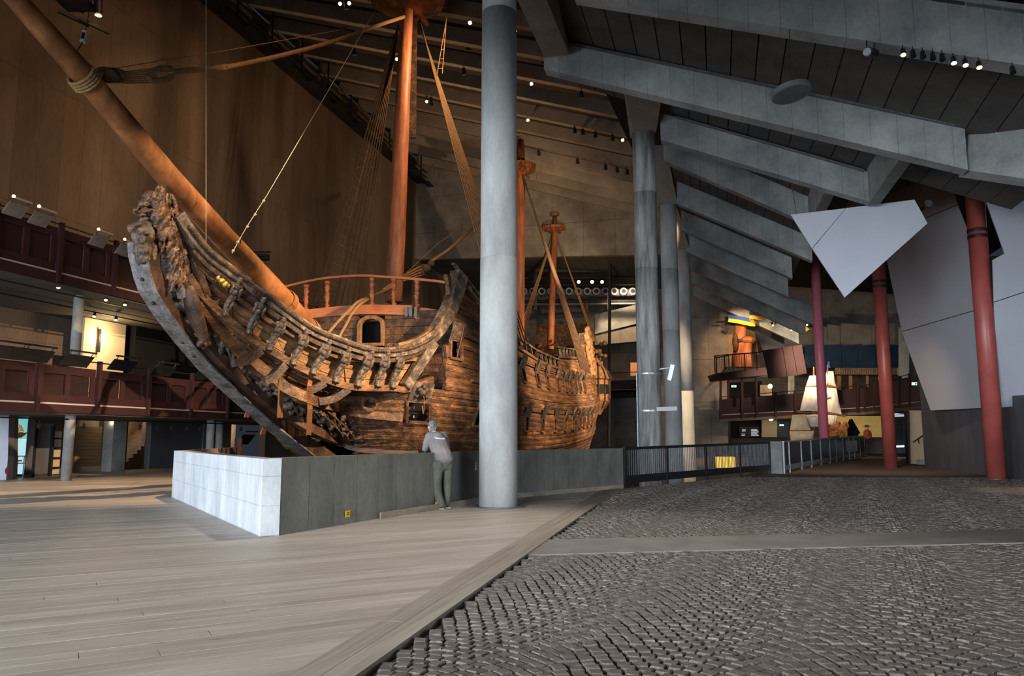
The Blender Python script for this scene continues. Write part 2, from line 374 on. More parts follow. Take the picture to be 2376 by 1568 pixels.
def bverts(bd, dz):
    e0, e1, s0, s1, r0, r1 = bd
    t = [BD * s0 + BE * e0, BD * s1 + BE * e0, BD * r1 + BE * e1, BD * r0 + BE * e1]
    return [q + V((0, 0, -0.06)) for q in t] + [q + V((0, 0, dz)) for q in t]
def bscore(bd):
    c = BD * ((bd[2] + bd[3]) / 2) + BE * bd[0]
    if c.y < 3: return 0
    x, y = proj(c)
    if x < -250 or x > 2500 or y > 1750: return 0
    return (bd[3] - bd[2]) / (c.y ** 2.6)
boards.sort(key=bscore, reverse=True)
for i, bd in enumerate(boards[:300]):
    MB().hexa(bverts(bd, rb.uniform(-0.0012, 0.0))).build('plank', M['plankf'], floor)
mb = MB()
for bd in boards[300:]: mb.hexa(bverts(bd, rb.uniform(-0.0012, 0.0)))
mb.build('plank_field', M['plankf'], floor, kind='stuff')
# border timbers along the setts
for r in range(2):
    t = -7.0 + r * 1.7
    while t < 17.6:
        t1 = min(t + 4.2, 18.1)
        o0 = BNRM * (0.02 + r * 0.205); o1 = BNRM * (0.215 + r * 0.205)
        q = [BL0 + BDIR * t + o0, BL0 + BDIR * t + o1, BL0 + BDIR * (t1 - 0.006) + o1, BL0 + BDIR * (t1 - 0.006) + o0]
        MB().hexa([p + V((0, 0, -0.1)) for p in q] + [p + V((0, 0, 0.012 + r * 0.004)) for p in q]).build('border_timber', M['beamf'], floor)
        t = t1
# setts
RB0 = BL0 + BNRM * BW
def on_setts(x, y):
    p = V((x, y, 0))
    if side(p, RB0, RB0 + BDIR) > 0: return False
    if side(p, C_, D_) > 0.0 and p.y > C_.y - 0.5: return False
    return True
cob = MB().slab([RB0 + BDIR * -8 + V((0, 0, -0.03)), V((26, -3, -0.03)), V((42, 70, -0.03)), V((E_.x, E_.y, -0.03)), V((D_.x, D_.y, -0.03)), V((C_.x, C_.y, -0.03))], (0, 0, -0.3)).build('floor', M['sand'], kind='structure', org=(8, 10, -0.33))
s1, s2, s3, s4 = V((0.46, 11.04, 0)), V((7.91, 12.26, 0)), V((0.17, 9.63, 0)), V((6.93, 10.77, 0))
sd_ = (s2 - s1).normalized(); sn_ = V((-sd_.y, sd_.x, 0)); SW = (s1 - s3).dot(sn_)
def in_strip(x, y, m=0.05):
    q = (V((x, y, 0)) - s3).dot(sn_); return -m < q < SW + m
t = -0.62
while t < 17:
    t1 = t + 2.35
    q = [s3 + sd_ * (t - (0.0 if t > 0 else 0.0)), s3 + sd_ * (t1 - 0.008), s3 + sd_ * (t1 - 0.008) + sn_ * SW, s3 + sd_ * t + sn_ * SW]
    if t < 0: q[0] = s3 + sd_ * -0.02; q[3] = s3 + sn_ * SW + sd_ * 0.33
    MB().hexa([p + V((0, 0, -0.1)) for p in q] + [p + V((0, 0, 0.004)) for p in q]).build('paving_slab', M['strip'], cob)
    t = t1
CP = V((math.cos(-0.42), math.sin(-0.42), 0)); CQ = V((-CP.y, CP.x, 0)); WF = 1.35; RF = WF * 0.7071
stones = []
rs = random.Random(11)
for c in range(-12, 26):
    for j in range(-40, 330):
        pc = c * WF + 0.2; q0 = j * 0.104
        ctr = CP * pc + CQ * (q0 - RF)
        base = CP * pc + CQ * q0
        if base.y < 3.4 or base.y > 30 or base.x < -4 or base.x > 20: continue
        n = 14
        for i in range(n):
            th = (-PI / 4) + (i + 0.25 + 0.5 * (j % 2)) / n * PI / 2 + rs.uniform(-0.008, 0.008)
            p = ctr + CP * (RF * math.sin(th)) + CQ * (RF * math.cos(th))
            if p.y < 3.8 or p.y > 28.5: continue
            x, y = proj(p)
            if x < -60 or x > 2470 or y > 1640: continue
            if not on_setts(p.x, p.y) or in_strip(p.x, p.y): continue
            if side(p, RB0, RB0 + BDIR) > -0.06: continue
            stones.append((p, th, 0.1 * rs.uniform(0.86, 0.95), 0.104 * math.cos(th) * rs.uniform(0.84, 0.94), rs.uniform(-0.006, 0.004), rs.uniform(-0.045, 0.045), rs.uniform(-0.045, 0.045)))
stones.sort(key=lambda s: s[0].y)
def stone_unit(seed):
    r = random.Random(seed); j = lambda a: r.uniform(-a, a)
    vs = []
    for z, m in ((-0.05, 0.5), (-0.009, 0.5), (0.0, 0.42)):
        for x, y in ((-1, -1), (1, -1), (1, 1), (-1, 1)): vs.append(V((x * m + j(0.05), y * m + j(0.05), z + (j(0.003) if z > -0.04 else 0))))
    fs = [(8, 9, 10, 11)] + [(a + i, a + (i + 1) % 4, a + 4 + (i + 1) % 4, a + 4 + i) for a in (0, 4) for i in range(4)]
    return vs, fs
units = [stone_unit(i) for i in range(12)]
umesh = []
for vs, fs in units:
    me = bpy.data.meshes.new('sett'); me.from_pydata([tuple(v) for v in vs], [], fs); me.materials.append(M['sett']); umesh.append(me)
phi = math.atan2(CP.y, CP.x)
def stone_mx(s):
    p, th, w_, d_, dz, tx, ty = s
    return Matrix.Translation(V((p.x, p.y, dz))) @ Matrix.Rotation(phi - th, 4, 'Z') @ Matrix.Rotation(tx, 4, 'X') @ Matrix.Rotation(ty, 4, 'Y') @ Matrix.Diagonal((w_, d_, 1, 1))
ci = Matrix.Translation(-cob.location)
inframe = [s for s in stones if proj(s[0])[1] < 1568 and 600 < proj(s[0])[0] < 2376]
near = inframe[:300]; nid = set(id(s) for s in near)
for i, s in enumerate(near):
    o = bpy.data.objects.new('sett', umesh[i % 12]); COL.objects.link(o); o.parent = cob; o.matrix_local = ci @ stone_mx(s)
vv = []; ff = []
for i, s in enumerate(stones):
    if id(s) in nid: continue
    vs, fs = units[rs.randrange(12)]; mx = ci @ stone_mx(s); b0 = len(vv)
    vv.extend([tuple(mx @ v) for v in vs]); ff.extend([tuple(q + b0 for q in f) for f in fs])
me = bpy.data.meshes.new('sett_field'); me.from_pydata(vv, [], ff); me.materials.append(M['setts'])
o = bpy.data.objects.new('sett_field', me); COL.objects.link(o); o.parent = cob; o['kind'] = 'stuff'
# beyond the setts that can be told apart
far = MB().add([V((3.0, 28.2, -0.004)), V((30, 28.2, -0.004)), V((44, 72, -0.004)), V((E_.x - 2, E_.y + 6, -0.004)), V((E_.x, E_.y, -0.004)), V((D_.x, D_.y, -0.004)), V((8.2, 28.2, -0.004))], [(0, 1, 2, 3, 4, 5, 6)])
far.build('far_setts', M['setts'], cob, kind='stuff')

# ------------------------------------------------------------------ ship dock
DH = 1.1
dvec = (A_ - B_).normalized(); dn = V((dvec.y, -dvec.x, 0))       # dn points into the dock side of wall AB
if dn.dot(C_ - B_) < 0: dn = -dn
w = MB()
w.slab([B_, A_, A_ + dn * 0.27, B_ + dn * 0.27], (0, 0, DH))
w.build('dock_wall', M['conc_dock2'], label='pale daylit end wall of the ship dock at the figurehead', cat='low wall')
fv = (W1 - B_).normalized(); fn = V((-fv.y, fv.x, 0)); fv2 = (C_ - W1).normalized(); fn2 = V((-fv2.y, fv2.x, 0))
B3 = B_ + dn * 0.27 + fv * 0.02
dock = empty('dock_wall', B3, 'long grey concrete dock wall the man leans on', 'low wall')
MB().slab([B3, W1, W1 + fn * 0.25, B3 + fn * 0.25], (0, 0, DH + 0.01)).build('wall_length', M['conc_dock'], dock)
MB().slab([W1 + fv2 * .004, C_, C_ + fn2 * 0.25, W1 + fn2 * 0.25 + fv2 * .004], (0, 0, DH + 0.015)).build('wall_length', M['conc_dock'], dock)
for a0, a1, b0, n0 in ((.36, .68, B3, fn), (.68, 1.0, B3, fn)):
    L_ = (W1 - B3).length; a = B3 + fv * (L_ * a0); b = B3 + fv * (L_ * a1 - 0.02)
    MB().slab([a, b, b - fn * 0.03, a - fn * 0.03], (0, 0, 0.11)).build('skirting_board', M['beamf'], dock)
a, b = W1 + fv2 * .05, C_ - fv2 * .05
MB().slab([a, b, b - fn2 * 0.03, a - fn2 * 0.03], (0, 0, 0.11)).build('skirting_board', M['beamf'], dock)
MB().slab([A_ + V((-.01, .03, 0)), QP, QP + V((.22, .02, 0)), A_ + V((.21, .05, 0))], (0, 0, DH)).build('dock_wall', M['conc_wall'], label='far brown inner parapet of the dock behind the pale end wall', cat='low wall')
M['yellow'] = mat('yellow_sign', srgb(226, 190, 20))
M['paper'] = mat('paper', srgb(190, 190, 186))
for px, py, lab in ((807, 1192, 'small yellow notice on the dock wall left of the man'), (1014, 1171, 'small yellow notice on the dock wall behind the ankles of the man')):
    c = on_plane(px, py, B3 - fn * 0.012, fn)
    r = empty('notice', (c.x, c.y, c.z - 0.06), lab, 'sign')
    MB().beam(c - fv * 0.055, c + fv * 0.055, 0.012, 0.105).build('plate', M['yellow'], r)
    for i in range(2):
        MB().beam(c - fv * 0.03 - fn * 0.008 + V((0, 0, 0.02 - i * 0.025)), c + fv * 0.03 - fn * 0.008 + V((0, 0, 0.02 - i * 0.025)), 0.003, 0.010).build('print_line', M['black'], r)
c = on_plane(1105, 1082, B3 - fn * 0.012, fn)
r = empty('wall_tag', (c.x, c.y, c.z - 0.12), 'small pale paper tag on the dock wall beside the white column', 'tag')
MB().beam(c - fv * 0.03 - V((0, 0, 0.02)), c + fv * 0.03 - V((0, 0, 0.02)), 0.006, 0.12).build('sheet', M['paper'], r)
MB().beam(c - fv * 0.045 + V((0, 0, 0.075)), c + fv * 0.045 + V((0, 0, 0.075)), 0.006, 0.03).build('strip', M['paper'], r)
c = G(794, 1207)
MB().add([c + V((-0.06, 0.02, 0)), c + V((0.06, 0.02, 0)), c + V((0.03, 0.1, 0)), c + V((0, 0.05, 0.11))], [(0, 1, 3), (1, 2, 3), (2, 0, 3), (0, 2, 1)]).build('wedge', M['paper'], label='small white triangular wedge lying at the foot of the dock wall', cat='wedge')
# dock bottom and its far side
MB().slab([S(-12, -6.4, -6.5), S(52, -6.4, -6.5), S(52, 24, -6.5), S(-2, 24, -6.5), S(-12, 9, -6.5)], (0, 0, -0.3)).build('floor', M['subfloor'], kind='structure')
MB().slab([S(-9, -6.6, -6.5), S(52, -6.6, -6.5), S(52, -6.9, -6.5), S(-9, -6.9, -6.5)], (0, 0, 6.4)).build('wall_dock', M['conc_wall'], kind='structure')
MB().slab([V((W1.x, W1.y, -6.5)), V((B_.x, B_.y, -6.5)), V((B_.x, B_.y, -6.5)) + fn * 0.2, V((W1.x, W1.y, -6.5)) + fn * 0.2], (0, 0, 6.4)).build('wall_dock', M['conc_wall'], kind='structure')
MB().slab([V((C_.x, C_.y, -6.5)), V((D_.x, D_.y, -6.5)), V((D_.x, D_.y, -6.5)) + V((-.2, .16, 0)), V((C_.x, C_.y, -6.5)) + V((-.2, .16, 0))], (0, 0, 6.4)).build('wall_dock', M['conc_wall'], kind='structure')

# ------------------------------------------------------------------ great hall: left wall, roof, end wall
BWL = -12.8
def kpx(px, b): return kb(on_b(px, 1016, b))[0]
def kpt(px, py, b): q = on_b(px, py, b); return kb(q)[0], q.z
def wallbox(mb_, k0, k1, z0, z1, b=BWL, th=0.4):
    mb_.slab([S(k0, b, z0), S(k1, b, z0), S(k1, b - th, z0), S(k0, b - th, z0)], (0, 0, z1 - z0)); return mb_
kst0, kst1 = kpx(296, BWL), kpx(346, BWL)      # stair opening
kdr0, kdr1 = kpx(536, BWL), kpx(616, BWL)      # lit doorway
wl = MB()
wallbox(wl, -20, 62, 2.75, 26.4)
wallbox(wl, -20, kst0, -0.1, 2.75); wallbox(wl, kst1, kdr0, -0.1, 2.75); wallbox(wl, kdr1, 62, -0.1, 2.75)
wl.build('wall_left', M['conc_wall'], kind='structure')
def roofz(b): return 26.15 - 0.32 * (b + 12.8)
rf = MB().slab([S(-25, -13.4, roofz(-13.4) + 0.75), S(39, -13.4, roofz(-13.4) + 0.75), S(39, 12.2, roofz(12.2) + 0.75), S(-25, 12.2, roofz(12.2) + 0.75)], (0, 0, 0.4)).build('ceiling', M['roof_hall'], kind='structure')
k = 17.66 - 3 * 9
while k < 38.5:
    b1 = 12.0 if k > 1 else (9.0 if k > -6 else 4.0)
    MB().beam(S(k, -12.7, roofz(-12.7) + 0.38), S(k, b1, roofz(b1) + 0.38), 0.42, 0.8).build('beam', M['conc_rib'], rf)
    k += 2.98
# hanging cross wall, lower soffit and end wall
MB().slab([S(38.4, -12.8, 17.2), S(38.4, 12, 16.2), S(38.4, 12, 21.5), S(38.4, -12.8, 27)], AX * 0.5).build('wall_cross', M['conc_end'], kind='structure')
sf = empty('ceiling', S(45, 0, 16.6), kind='structure')
b = -12.6
while b < 12:
    z0 = 17.2 - (b + 12.8) / 24.8 * 1.0
    MB().slab([S(38.9, b, z0), S(54, b, z0), S(54, b + 1.17, z0 - 0.045), S(38.9, b + 1.17, z0 - 0.045)], (0, 0, 0.12)).build('soffit_board', M['roof_board'], sf)
    b += 1.2
MB().slab([S(54, -13, -6.5), S(54, 40, -6.5), S(54.4, 40, -6.5), S(54.4, -13, -6.5)], (0, 0, 24.5)).build('wall_end', M['conc_end'], kind='structure')
MB().slab([S(-9, 11.9, 13.2), S(39, 11.9, 13.2), S(39, 12.2, 13.2), S(-9, 12.2, 13.2)], (0, 0, 5.6)).build('wall_clerestory', M['conc_end'], kind='structure')

# unseen slab over the camera, added to keep daylight off the near roof beams
MB().slab([V((-40, -14, 5.2)), V((40, -14, 5.2)), V((40, 2.5, 5.2)), V((-14, 2.5, 5.2)), V((-26, 20, 5.2)), V((-40, 20, 5.2))], (0, 0, 0.5)).build('ceiling', M['conc'], kind='structure')
# ------------------------------------------------------------------ columns
def column(px0, px1, by, name, m, label, top=13.0, base=None, ring=True, cat='column'):
    base = base if base is not None else G((px0 + px1) / 2, by)
    r = base.y * (px1 - px0) / 2 / FPX
    e = empty(name, base, label, cat)
    return e, r, base
cw, rw, bw = column(1112, 1200, 1175, 'concrete_column', None, 'big pale round concrete column beside the leaning man')
MB().lathe(bw, [(rw, 0), (rw, 5.2)], 40).build('lower_shaft', M['conc_col'], cw, smooth=False)
MB().lathe(bw + V((0, 0, 5.2)), [(rw * 0.985, 0), (rw * 0.975, 5.6)], 40).build('upper_shaft', M['conc_col'], cw)
MB().lathe(bw + V((0, 0, 10.8)), [(rw * 0.96, 0), (rw * 0.955, 6.4)], 40).build('top_shaft', M['conc_col'], cw)
MB().lathe(bw, [(rw + 0.16, 0.0), (rw + 0.16, 0.012), (rw + 0.01, 0.014)], 40).build('base_plate', M['steel_d'], cw)
for o in list(cw.children):
    o.data.polygons.foreach_set('use_smooth', [len(p.vertices) == 4 for p in o.data.polygons])
def far_column(k, b, r, z1, m, label, z0=-6.5, joints=()):
    p = S(k, b, z0); e = empty('concrete_column', p, label, 'column')
    zs = [z0] + list(joints) + [z1]
    for i in range(len(zs) - 1):
        rr = r * (1 - 0.012 * (i % 2))
        o = MB().lathe(V((p.x, p.y, zs[i])), [(rr, 0), (rr, zs[i + 1] - zs[i])], 28).build('shaft', m, e)
        o.data.polygons.foreach_set('use_smooth', [len(q.vertices) == 4 for q in o.data.polygons])
    return e, p
R2 = 0.385
c2, p2 = far_column(0.9, 10.72, R2, 11.75, M['conc_col2'], 'weathered grey round column with steel conduit straps behind the black railing', joints=(3.2, 7.0, 9.6))
c3, p3 = far_column(10.5, 10.95, R2, 12.0, M['conc_col'], 'second grey round column, half hidden behind the strapped one', joints=(2.9, 6.2, 9.0))
c4, p4 = far_column(19.6, 11.2, R2, 12.0, M['conc_col'], 'third and thinnest looking grey round column of the row behind the railing', joints=(4.0, 8.0))
# struts from the column heads
q2 = S(0.9, 10.72, 11.7)
MB().hexa([q2 + V((-.39, -.3, 0)), q2 + V((.39, -.3, 0)), q2 + V((.39, .38, 0)), q2 + V((-.39, .38, 0)),
           P(1447, 206, 22.8), P(1538, 206, 22.8), P(1538, 206, 23.6), P(1447, 206, 23.6)]).build('column_head', M['conc_rib'], c2)
for cc, pp, kk in ((c3, p3, 10.5), (c4, p4, 19.6)):
    q = V((pp.x, pp.y, 12.0)); t = S(kk - 2.2, 10.6, 14.0)
    MB().hexa([q + V((-.39, -.3, 0)), q + V((.39, -.3, 0)), q + V((.39, .38, 0)), q + V((-.39, .38, 0)),
               t + V((-.39, -.3, 0)), t + V((.39, -.3, 0)), t + V((.39, .38, 0)), t + V((-.39, .38, 0))]).build('column_head', M['conc_rib'], cc)
# conduit straps, pipe and a camera on the strapped column
for z in (1.4 + 2.05, 1.4 + 0.85):
    MB().lathe(V((p2.x, p2.y, z)), [(R2 + 0.02, 0), (R2 + 0.02, 0.05)], 28).build('strap', M['steel'], c2)
xl = p2 + V((-R2 - 0.03, -0.1, 0))
MB().tube([V((xl.x, xl.y, 0.0)), V((xl.x, xl.y, 3.5))], 0.022, 8).build('conduit', M['steel'], c2)
MB().beam(V((p2.x + .3, p2.y - .3, 3.62)), V((p2.x + .62, p2.y - .34, 3.66)), .05, .04).beam(V((p2.x + .60, p2.y - .36, 3.25)), V((p2.x + .72, p2.y - .40, 3.75)), .13, .13).build('sensor', M['steel'], c2)
MB().beam(V((p2.x + .15, p2.y - .4, 2.32)), V((p2.x + .8, p2.y - .42, 2.34)), .12, .13).build('junction_box', M['paper'], c2)

# ------------------------------------------------------------------ low roof to the right
rr_ = empty('ceiling', S(10, 15, 11), kind='structure')
beams = []
def on_k(px, py, k): return on_plane(px, py, C0 + AX * k, AX)
def rbeam(k, pl, pr, h=1.0, w_=0.42, h2=None):
    a = on_k(pl[0], pl[1], k); b = on_k(pr[0], pr[1], k); h2 = h2 or h
    d = (b - a).normalized()
    q = [a, b, b + V((0, 0, h2)), a + V((0, 0, h))]
    beams.append((k, a, b)); MB().slab(q, AX * w_).build('beam', M['conc_beam'], rr_); return a, b
b1 = rbeam(-8.9, (1330, -12), (2560, 180), 1.25)
b2 = rbeam(-4.2, (1262, 160), (2246, 394), 0.95, h2=1.12)
b3 = rbeam(0.5, (1533, 324), (2020, 468), 0.95)
b4 = rbeam(5.2, (1540, 372), (1880, 520), 1.1)
for k, be in ((9.9, 17.0), (14.6, 16.6), (19.3, 16.8), (24.0, 18.6), (28.7, 18.6), (33.4, 18.6)):
    a = S(k, 11.4, 11.9); b = S(k, be, 11.9 - 0.535 * (be - 11.4))
    MB().slab([a, b, b + V((0, 0, 1.15)), a + V((0, 0, 1.15))], AX * 0.42).build('beam', M['conc_beam'], rr_); beams.append((k, a, b))
# steel cable trays on two beams
for (a, b), k in ((b2, -4.2), (b3, 0.5)):
    u = V((0, 0, 0.93))
    MB().beam(a + (b - a) * 0.08 + u - AX * 0.05, a + (b - a) * (0.98) + u - AX * 0.05 + V((0, 0, 0.14 if k < 0 else 0)), 0.12, 0.05).build('cable_tray', M['steel_d'], rr_)
# roof boards between the beams, with dark open joints
def roofboards(ka, a0, a1, kb_, c0, c1, n, lift=1.05, gap=0.055):
    for i in range(n):
        t0 = i / n; t1 = (i + 1) / n - gap / 2 / n * 2
        q = [a0.lerp(a1, t0), a0.lerp(a1, t1), c0.lerp(c1, t1), c0.lerp(c1, t0)]
        MB().slab([p + V((0, 0, lift)) for p in q], (0, 0, 0.08)).build('roof_board', M['roof_board'], rr_)
bs = sorted(beams, key=lambda x: x[0])
for (ka, a0, a1), (kc, c0, c1) in zip(bs, bs[1:]):
    def atb(p0, p1, b):
        b0 = kb(p0)[1]; b1_ = kb(p1)[1]; return p0 + (p1 - p0) * ((b - b0) / (b1_ - b0))
    lo = 8.6 if ka < -3 else 11.3; hi = 21.5 if ka < 0 else 18.0 if ka < 4 else 17.0 if ka < 20 else 18.8
    n = 21 if ka < -3 else 15 if ka < 6 else 8
    roofboards(ka, atb(a0, a1, lo), atb(a0, a1, hi), kc, atb(c0, c1, lo), atb(c0, c1, hi), n)
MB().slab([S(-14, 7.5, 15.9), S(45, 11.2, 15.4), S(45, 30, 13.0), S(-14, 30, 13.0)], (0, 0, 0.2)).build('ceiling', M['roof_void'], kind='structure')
# strut that carries the roof beam from the tall column
ta = P(1291, 128, 20.4); tb = P(1225, -60, 16.8)
MB().hexa([P(1263, 134, 20.7), P(1320, 126, 20.7), P(1320, 100, 21.2), P(1263, 108, 21.2), P(1172, -60, 16.6), P(1242, -66, 16.6), P(1275, -86, 17.1), P(1205, -90, 17.1)]).build('strut', M['conc_rib'], rr_)
# wall on which the beams land (right), broken by deep piers
M['conc_pier'] = mat('pier_concrete', srgb(120, 122, 120), srgb(152, 153, 149), 0.9, .85, .1, fine=(12, .08), seam=(SA, .55, .014), seamdark=.55)
wr = empty('wall_right', S(15, 19, 6), kind='structure')
for (k, a, b), (k2, a2, b2_) in zip(bs, bs[1:]):
    if k < -5 or k > 4: continue
    be = kb(b2_)[1] - .04; q = S(k + .42, be, b2_.z - .12); r_ = S(k2 + .4, be, b2_.z - .02)
    MB().slab([q, r_, r_ + PORT * 0.35, q + PORT * 0.35], (0, 0, 1.35)).build('panel', M['conc_pier'], wr)
MB().slab([P(2242, 395, 18.6), P(2250, 285, 18.6), P(2420, 300, 17.2), P(2420, 420, 17.2)], V((0.1, .5, 0))).build('panel', M['conc'], wr)
MB().hexa([S(-3, 23.3, -0.2), S(16.1, 22.25, -0.2), S(16.1, 22.7, -0.2), S(-3, 23.8, -0.2), S(-3, 23.3, 0.95), S(16.1, 22.25, 5.1), S(16.1, 22.7, 5.1), S(-3, 23.8, 0.95)]).build('wall_grey', M['dgrey'], kind='structure')
# ------------------------------------------------------------------ the ship
M['oak'] = mat('ship_oak', srgb(46, 30, 20), srgb(150, 104, 62), 1.6, 0.62, 0.9, stretch=(0.45, 2.6, 2.6), rotz=SA, c3=srgb(92, 62, 38), fine=(9, 0.30), rand=0.20, spec=0.5, lo=0.30, hi=0.72, bdist=0.035)
M['oak_pale'] = mat('pale_board_oak', srgb(96, 68, 44), srgb(168, 126, 84), 1.8, 0.7, 0.7, stretch=(0.6, 2.4, 2.4), rotz=SA, fine=(14, 0.25), rand=0.12, lo=0.3, hi=0.7)
M['oak_dark'] = mat('dark_carved_oak', srgb(24, 17, 13), srgb(104, 74, 48), 3.2, 0.58, 0.8, c3=srgb(58, 40, 27), fine=(16, 0.35), spec=0.5, lo=0.32, hi=0.72, bdist=0.03)
M['oak_lion'] = mat('carved_lion_oak', srgb(40, 27, 19), srgb(136, 96, 62), 4.0, 0.5, 0.7, c3=srgb(84, 57, 37), fine=(18, 0.3), spec=0.6, bdist=0.025)
M['oak_grey'] = mat('weathered_grey_oak', srgb(46, 38, 32), srgb(132, 114, 96), 3.0, 0.6, 0.8, c3=srgb(84, 70, 58), fine=(14, 0.3), spec=0.45, bdist=0.03)
M['knee'] = mat('knee_oak', srgb(40, 27, 20), srgb(92, 64, 46), 1.4, 0.6, 0.6, fine=(12, 0.2), spec=0.45)
M['knee_front'] = mat('daylit_stem_front', srgb(58, 53, 51), srgb(118, 112, 108), 2.6, 0.6, 0.8, fine=(16, 0.3), spec=0.45)  # lighter grey copy of the knee oak, daylight put into its colour
M['moss'] = mat('mossy_oak', srgb(70, 60, 34), srgb(156, 138, 86), 1.8, 0.7, 0.9, stretch=(0.5, 2.2, 2.2), rotz=SA, fine=(10, 0.3), rand=0.1, bdist=0.035)
M['core'] = mat('ship_inside_shade', srgb(12, 9, 7))
M['newwood'] = mat('new_orange_wood', srgb(176, 98, 52), srgb(204, 124, 70), 1.6, 0.45, 0.15, stretch=(2.5, 0.5, 2.5), rotz=SA, fine=(12, 0.1))
M['carvewood'] = mat('new_carved_wood', srgb(150, 84, 48), srgb(196, 118, 72), 6, 0.5, 0.5, fine=(30, 0.2))
M['spar'] = mat('spar_pine', srgb(96, 60, 34), srgb(168, 116, 70), 1.2, 0.5, 0.3, stretch=(1, 1, 0.35), c3=srgb(134, 86, 50), fine=(10, 0.12))
M['mast'] = mat('mast_pine', srgb(112, 66, 42), srgb(176, 112, 74), 1.3, 0.5, 0.3, stretch=(2.2, 2.2, 0.3), c3=srgb(148, 88, 56), fine=(10, 0.12))
M['rope'] = mat('hemp_rope', srgb(112, 84, 54), srgb(170, 134, 92), 30, 0.9, 0.5)
M['rope_o'] = mat('orange_hemp_rope', srgb(104, 64, 36), srgb(152, 100, 60), 30, 0.85, 0.5)
M['rope_m'] = mat('brown_shroud_rope', srgb(74, 56, 38), srgb(116, 90, 62), 20, 0.9, 0.3)
M['rope_d'] = mat('tarred_rope', srgb(58, 42, 30), srgb(96, 72, 50), 20, 0.9, 0.3)
M['rope_l'] = mat('pale_line', srgb(190, 176, 150), srgb(210, 196, 170), 20, 0.8)
M['gold'] = mat('gilded_carving', srgb(200, 150, 60), srgb(240, 196, 96), 12, 0.35, 0.4, metal=0.6)
ship = empty('warship', S(14, 0, -6.0), 'huge dark oak warship with carved bow, three masts and rigging', 'ship')
def sheer(k): return 0.002 * (k - 11.2) ** 2
TB = [(-6, 0.25), (-5, 1.0), (-4, 1.9), (-2, 3.3), (-0.5, 4.0), (1, 4.35), (2.2, 4.45), (4, 4.25), (5.5, 3.95), (7, 3.7), (9, 3.4)]
TK = [(-6, 6.5), (-4, 4.2), (-2, 2.4), (-0.5, 1.3), (0.45, 0.45), (1.2, -0.6), (2.0, -1.5), (2.8, -2.1), (4, -2.5), (9, -2.6)]
TL = [(-6, 16), (-4, 14), (-1, 9), (1, 6.6), (3, 5.6), (7, 5.2)]
KEND = 39.5
def bh(k, h):
    B = interp(h, TB); t = (k - interp(h, TK)) / interp(h, TL)
    if t <= 0: return 0.0
    if t < 1: B *= math.sqrt(1 - (1 - t) ** 2)
    if k > 27:
        q = (k - 27) / 12.5; B *= 1 - q * q * (0.26 + max(0, 2.4 - h) * 0.13)
    return max(B, 0.02)
def hp(k, h, off=0.0, sgn=1):
    e = 0.04; b = bh(k, h)
    dk = (bh(k + e, h) - bh(max(k - e, interp(h, TK) + 0.005), h)) / (2 * e); dh = (bh(k, h + e) - bh(k, h - e)) / (2 * e)
    n = V((-dk, 1, -dh)).normalized()
    return S(k + n.x * off, sgn * (b + n.y * off), h + sheer(k) + n.z * off * 0.5)
def hull_hit(px, py, y0=14.0, y1=75.0):
    d = ray(px, py); y = y0; prev = None
    while y < y1:
        p = CAM + d * y; k, b = kb(p)
        f = b - bh(k, p.z - sheer(k)) if -3 < k < KEND + 1 else 9
        if prev is not None and f < 0 < prev: return p
        prev = f; y += 0.08
    return None
TTOP = [(1.8, 7.0), (4, 6.5), (7, 5.7), (14, 5.25), (20, 5.2), (20.4, 6.0), (28, 6.3), (28.4, 7.4), (39.5, 8.2)]
def htop(k): return interp(k, TTOP)
H0, DHR = 0.135, 0.225
# gun ports as seen along the side: pixel centres
LOW = [(971, 951), (1221, 981), (1258, 986), (1287, 992), (1312, 993), (1329, 993), (1345, 990), (1355, 989), (1364, 984), (1373, 978)]
UPP = [(1058, 833), (1212, 877), (1246, 889), (1270, 901), (1294, 914), (1312, 921), (1324, 924), (1335, 920), (1345, 915), (1356, 909)]
def port_k(lst, hc):
    out = []
    for px, py in lst:
        # k at which the side at this height stands on that line of sight
        best = None
        for i in range(0, 420):
            k = -1.0 + i * 0.1
            q = hp(k, hc); x, y = proj(q)
            if best is None or abs(x - px) < best[0]: best = (abs(x - px), k)
        out.append(best[1])
    return out
lowk = port_k(LOW, 2.05); upk = port_k(UPP, 4.3)
gap = lowk[2] - lowk[1]
lowk = [lowk[0]] + [lowk[0] + 2.9 * (i + 1) for i in range(int((lowk[1] - 1.4 - lowk[0]) / 2.9))] + lowk[1:]
upk = [upk[0]] + [upk[0] + 2.9 * (i + 1) for i in range(int((upk[1] - 1.4 - upk[0]) / 2.9))] + upk[1:]
PW = 0.34
def shear(k, h0, h1):
    lo, hi = -3.0, 3.0; hc = (h0 + h1) / 2; f = lambda s_: proj(hp(k + s_ * (h1 - hc), h1))[0] - proj(hp(k + s_ * (h0 - hc), h0))[0]
    for _ in range(30):
        m_ = (lo + hi) / 2
        if f(m_) < 0: lo = m_
        else: hi = m_
    return lo
SHL = shear(lowk[0], H0 + DHR * 7, H0 + DHR * 10); SHU = shear(upk[0], H0 + DHR * 17, H0 + DHR * 20)
WALE = {3: .07, 4: .07, 11: .06, 12: .09, 13: .06, 21: .07, 22: .07}
rp_ = random.Random(5)
